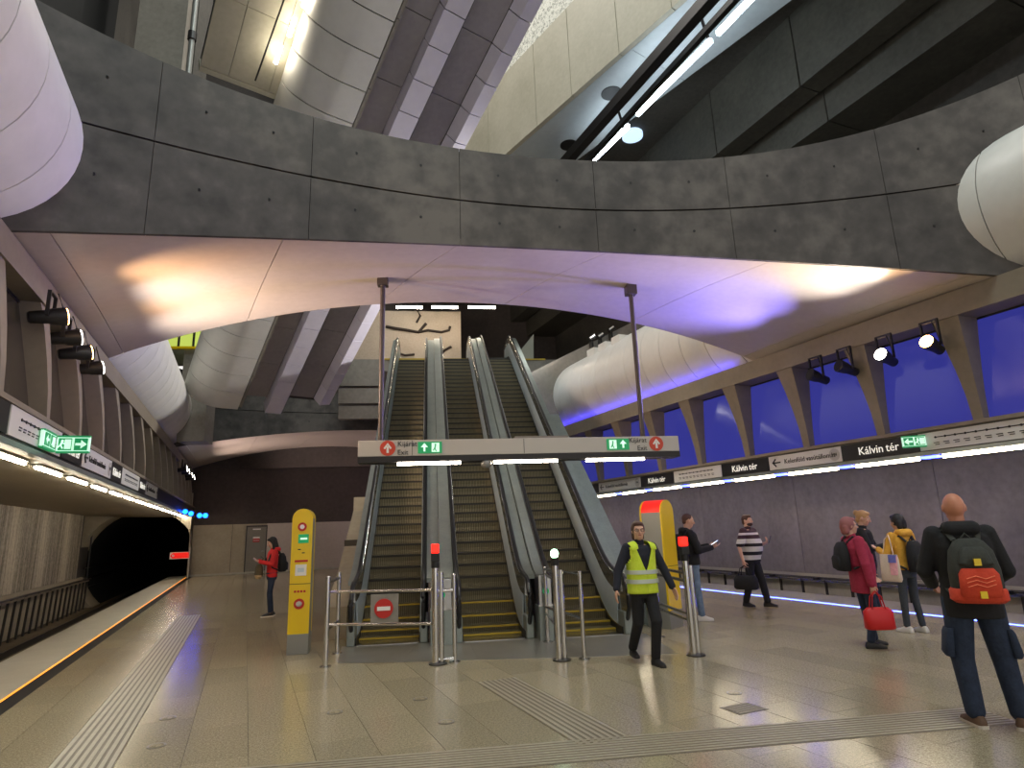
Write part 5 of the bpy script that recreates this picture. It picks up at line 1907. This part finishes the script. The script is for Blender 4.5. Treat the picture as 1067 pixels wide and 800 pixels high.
# 6 blonde woman behind her
p = onz(915, 651)
r, inf = person(p, facing(.72, -.7), 'blonde woman in dark clothes with a bun behind the wine red jacket', 1.76, C_BLACK, .86, C_JEANS_D, S_BLACK, H_BLOND, 'bun', None,
                1.0, arms=dict(el=V(-.25, .1, 1.16), er=V(.25, .1, 1.16), wl=V(-.1, .33, 1.2), wr=V(.08, .34, 1.22), hdl=V(.3, 1, .2), hdr=V(-.3, 1, .2)), head_pitch=.3, collar=True, palms=[V(.3, 0, 1), V(-.3, 0, 1)],
                stance=dict(al=V(-.09, .0, .085), ar=V(.1, .04, .085)))
phone(r, V(.02, .44, 1.27), V(0, -.5, .85), 'phone held by the blonde woman')

# 7 person in the mustard jacket, turned to the track
p = onz(955, 659)
r, inf = person(p, facing(-.12, 1), 'person in a mustard yellow jacket with dark hair facing the right track', 1.68, C_YEL, .92, C_JEANS_G, S_WHITE, H_BLACK, 'bob', None,
                1.02, arms=dict(el=V(-.26, .06, 1.14), er=V(.27, .02, 1.14), wl=V(-.14, .32, 1.22), wr=V(.16, .26, 1.1), hdl=V(.3, 1, .2)), hood=True, leg_w=.86, head_pitch=.15,
                stance=dict(al=V(-.10, .05, .085), ar=V(.12, -.02, .085)), palms=[V(.3, 0, 1), V(-.4, 0, .8)])
backpack(r, inf, 'black backpack hanging on the person in the mustard jacket', (C_BLACK, C_BLACK, C_BLACK), .29, .46, .16, 1.13, .02)
e = carried('tote_bag', r, V(-.30, -.02, .98), 'white and pink tote bag hanging beside the person in the mustard jacket', 'bag')
kid(MB().ell([(0, 0, -.22, .035, .16), (0, 0, -.18, .05, .18), (0, 0, .10, .03, .17), (0, 0, .18, .012, .165)], 20, 3.2), 'bag_body', cloth('cream_canvas', (214, 196, 176), (232, 214, 196)), e)
kid(MB().ell([(-.005, -.09, -.12, .05, .07), (-.005, -.09, .02, .042, .075), (-.005, -.09, .16, .022, .075)], 16, 3), 'pink_print', cloth('pink_canvas', (214, 150, 156)), e)
kid(MB().ell([(-.006, -.08, .06, .045, .08), (-.006, -.08, .175, .024, .08)], 16, 3), 'blue_print', cloth('blue_canvas', (92, 96, 160)), e)
kid(MB().pipe([V(0, -.1, .16), V(.03, -.04, .40), V(.06, .0, .47), V(.03, .06, .40), V(0, .1, .16)], .009, 6), 'handle', cloth('canvas_strap', (200, 180, 160)), e)

# 8 bald man seen from behind
p = onz(1038, 757)
SKB = mat('ruddy_skin', (196, 132, 104), .5)
r, inf = person(p, facing(.5, .87), 'bald man in a black hooded top and dark blue cargo jeans seen from behind', 1.84, C_BLACK, .79, C_JEANS_D, S_BROWN, None, 'short', S_SOLE,
                1.16, arms=dict(el=V(-.275, .03, 1.14), er=V(.275, .03, 1.14), wl=V(-.2, .26, 1.02), wr=V(.2, .26, 1.02)), hood=True, skin=SKB, leg_w=1.26,
                stance=dict(hl=V(-.1, 0, .92), hr=V(.1, 0, .92), kl=V(-.13, .02, .5), kr=V(.14, .02, .5), al=V(-.12, -.02, .085), ar=V(.17, .0, .085), tl=.3, tr=-.35))
for s in (-1, 1):
    kid(MB().ell([(s * .215, .0, .50, .03, .07), (s * .222, .0, .53, .038, .085), (s * .20, .0, .68, .034, .085), (s * .19, .0, .71, .028, .08)], 16, 3), 'cargo_pocket', C_JEANS_D, r)
C_OR = cloth('orange_red_cloth', (186, 52, 30), (214, 76, 48))
C_CH = cloth('charcoal_cloth', (44, 46, 42), (62, 64, 58))
e = backpack(r, inf, 'charcoal and orange-red backpack on the bald man', (C_CH, C_OR, C_CH), .34, .46, .2, 1.17)
kid(MB().ell([(0, -.10, -.245, .155, .085), (0, -.10, -.22, .185, .115), (0, -.10, -.15, .182, .118), (0, -.10, -.135, .17, .10)], 24, 3), 'red_base', C_OR, e)
kid(MB().ell([(0, -.185, .03, .10, .03), (0, -.19, .05, .115, .04), (0, -.175, .14, .09, .035), (0, -.16, .17, .06, .02)], 20, 3), 'upper_pocket', C_CH, e)
for zz_ in (-.175, .06):
    kid(MB().box(-.022, .022, -.248, -.225, zz_ - .025, zz_ + .025), 'yellow_tab', M['yellow'], e)
for j in range(3):
    kid(MB().pipe([V(-.09, -.243, -.12 + .03 * j), V(-.03, -.247, -.10 + .03 * j), V(.03, -.247, -.12 + .03 * j), V(.09, -.243, -.10 + .03 * j)], .004, 5), 'stitched_line', cloth('coral_thread', (230, 110, 80)), e)
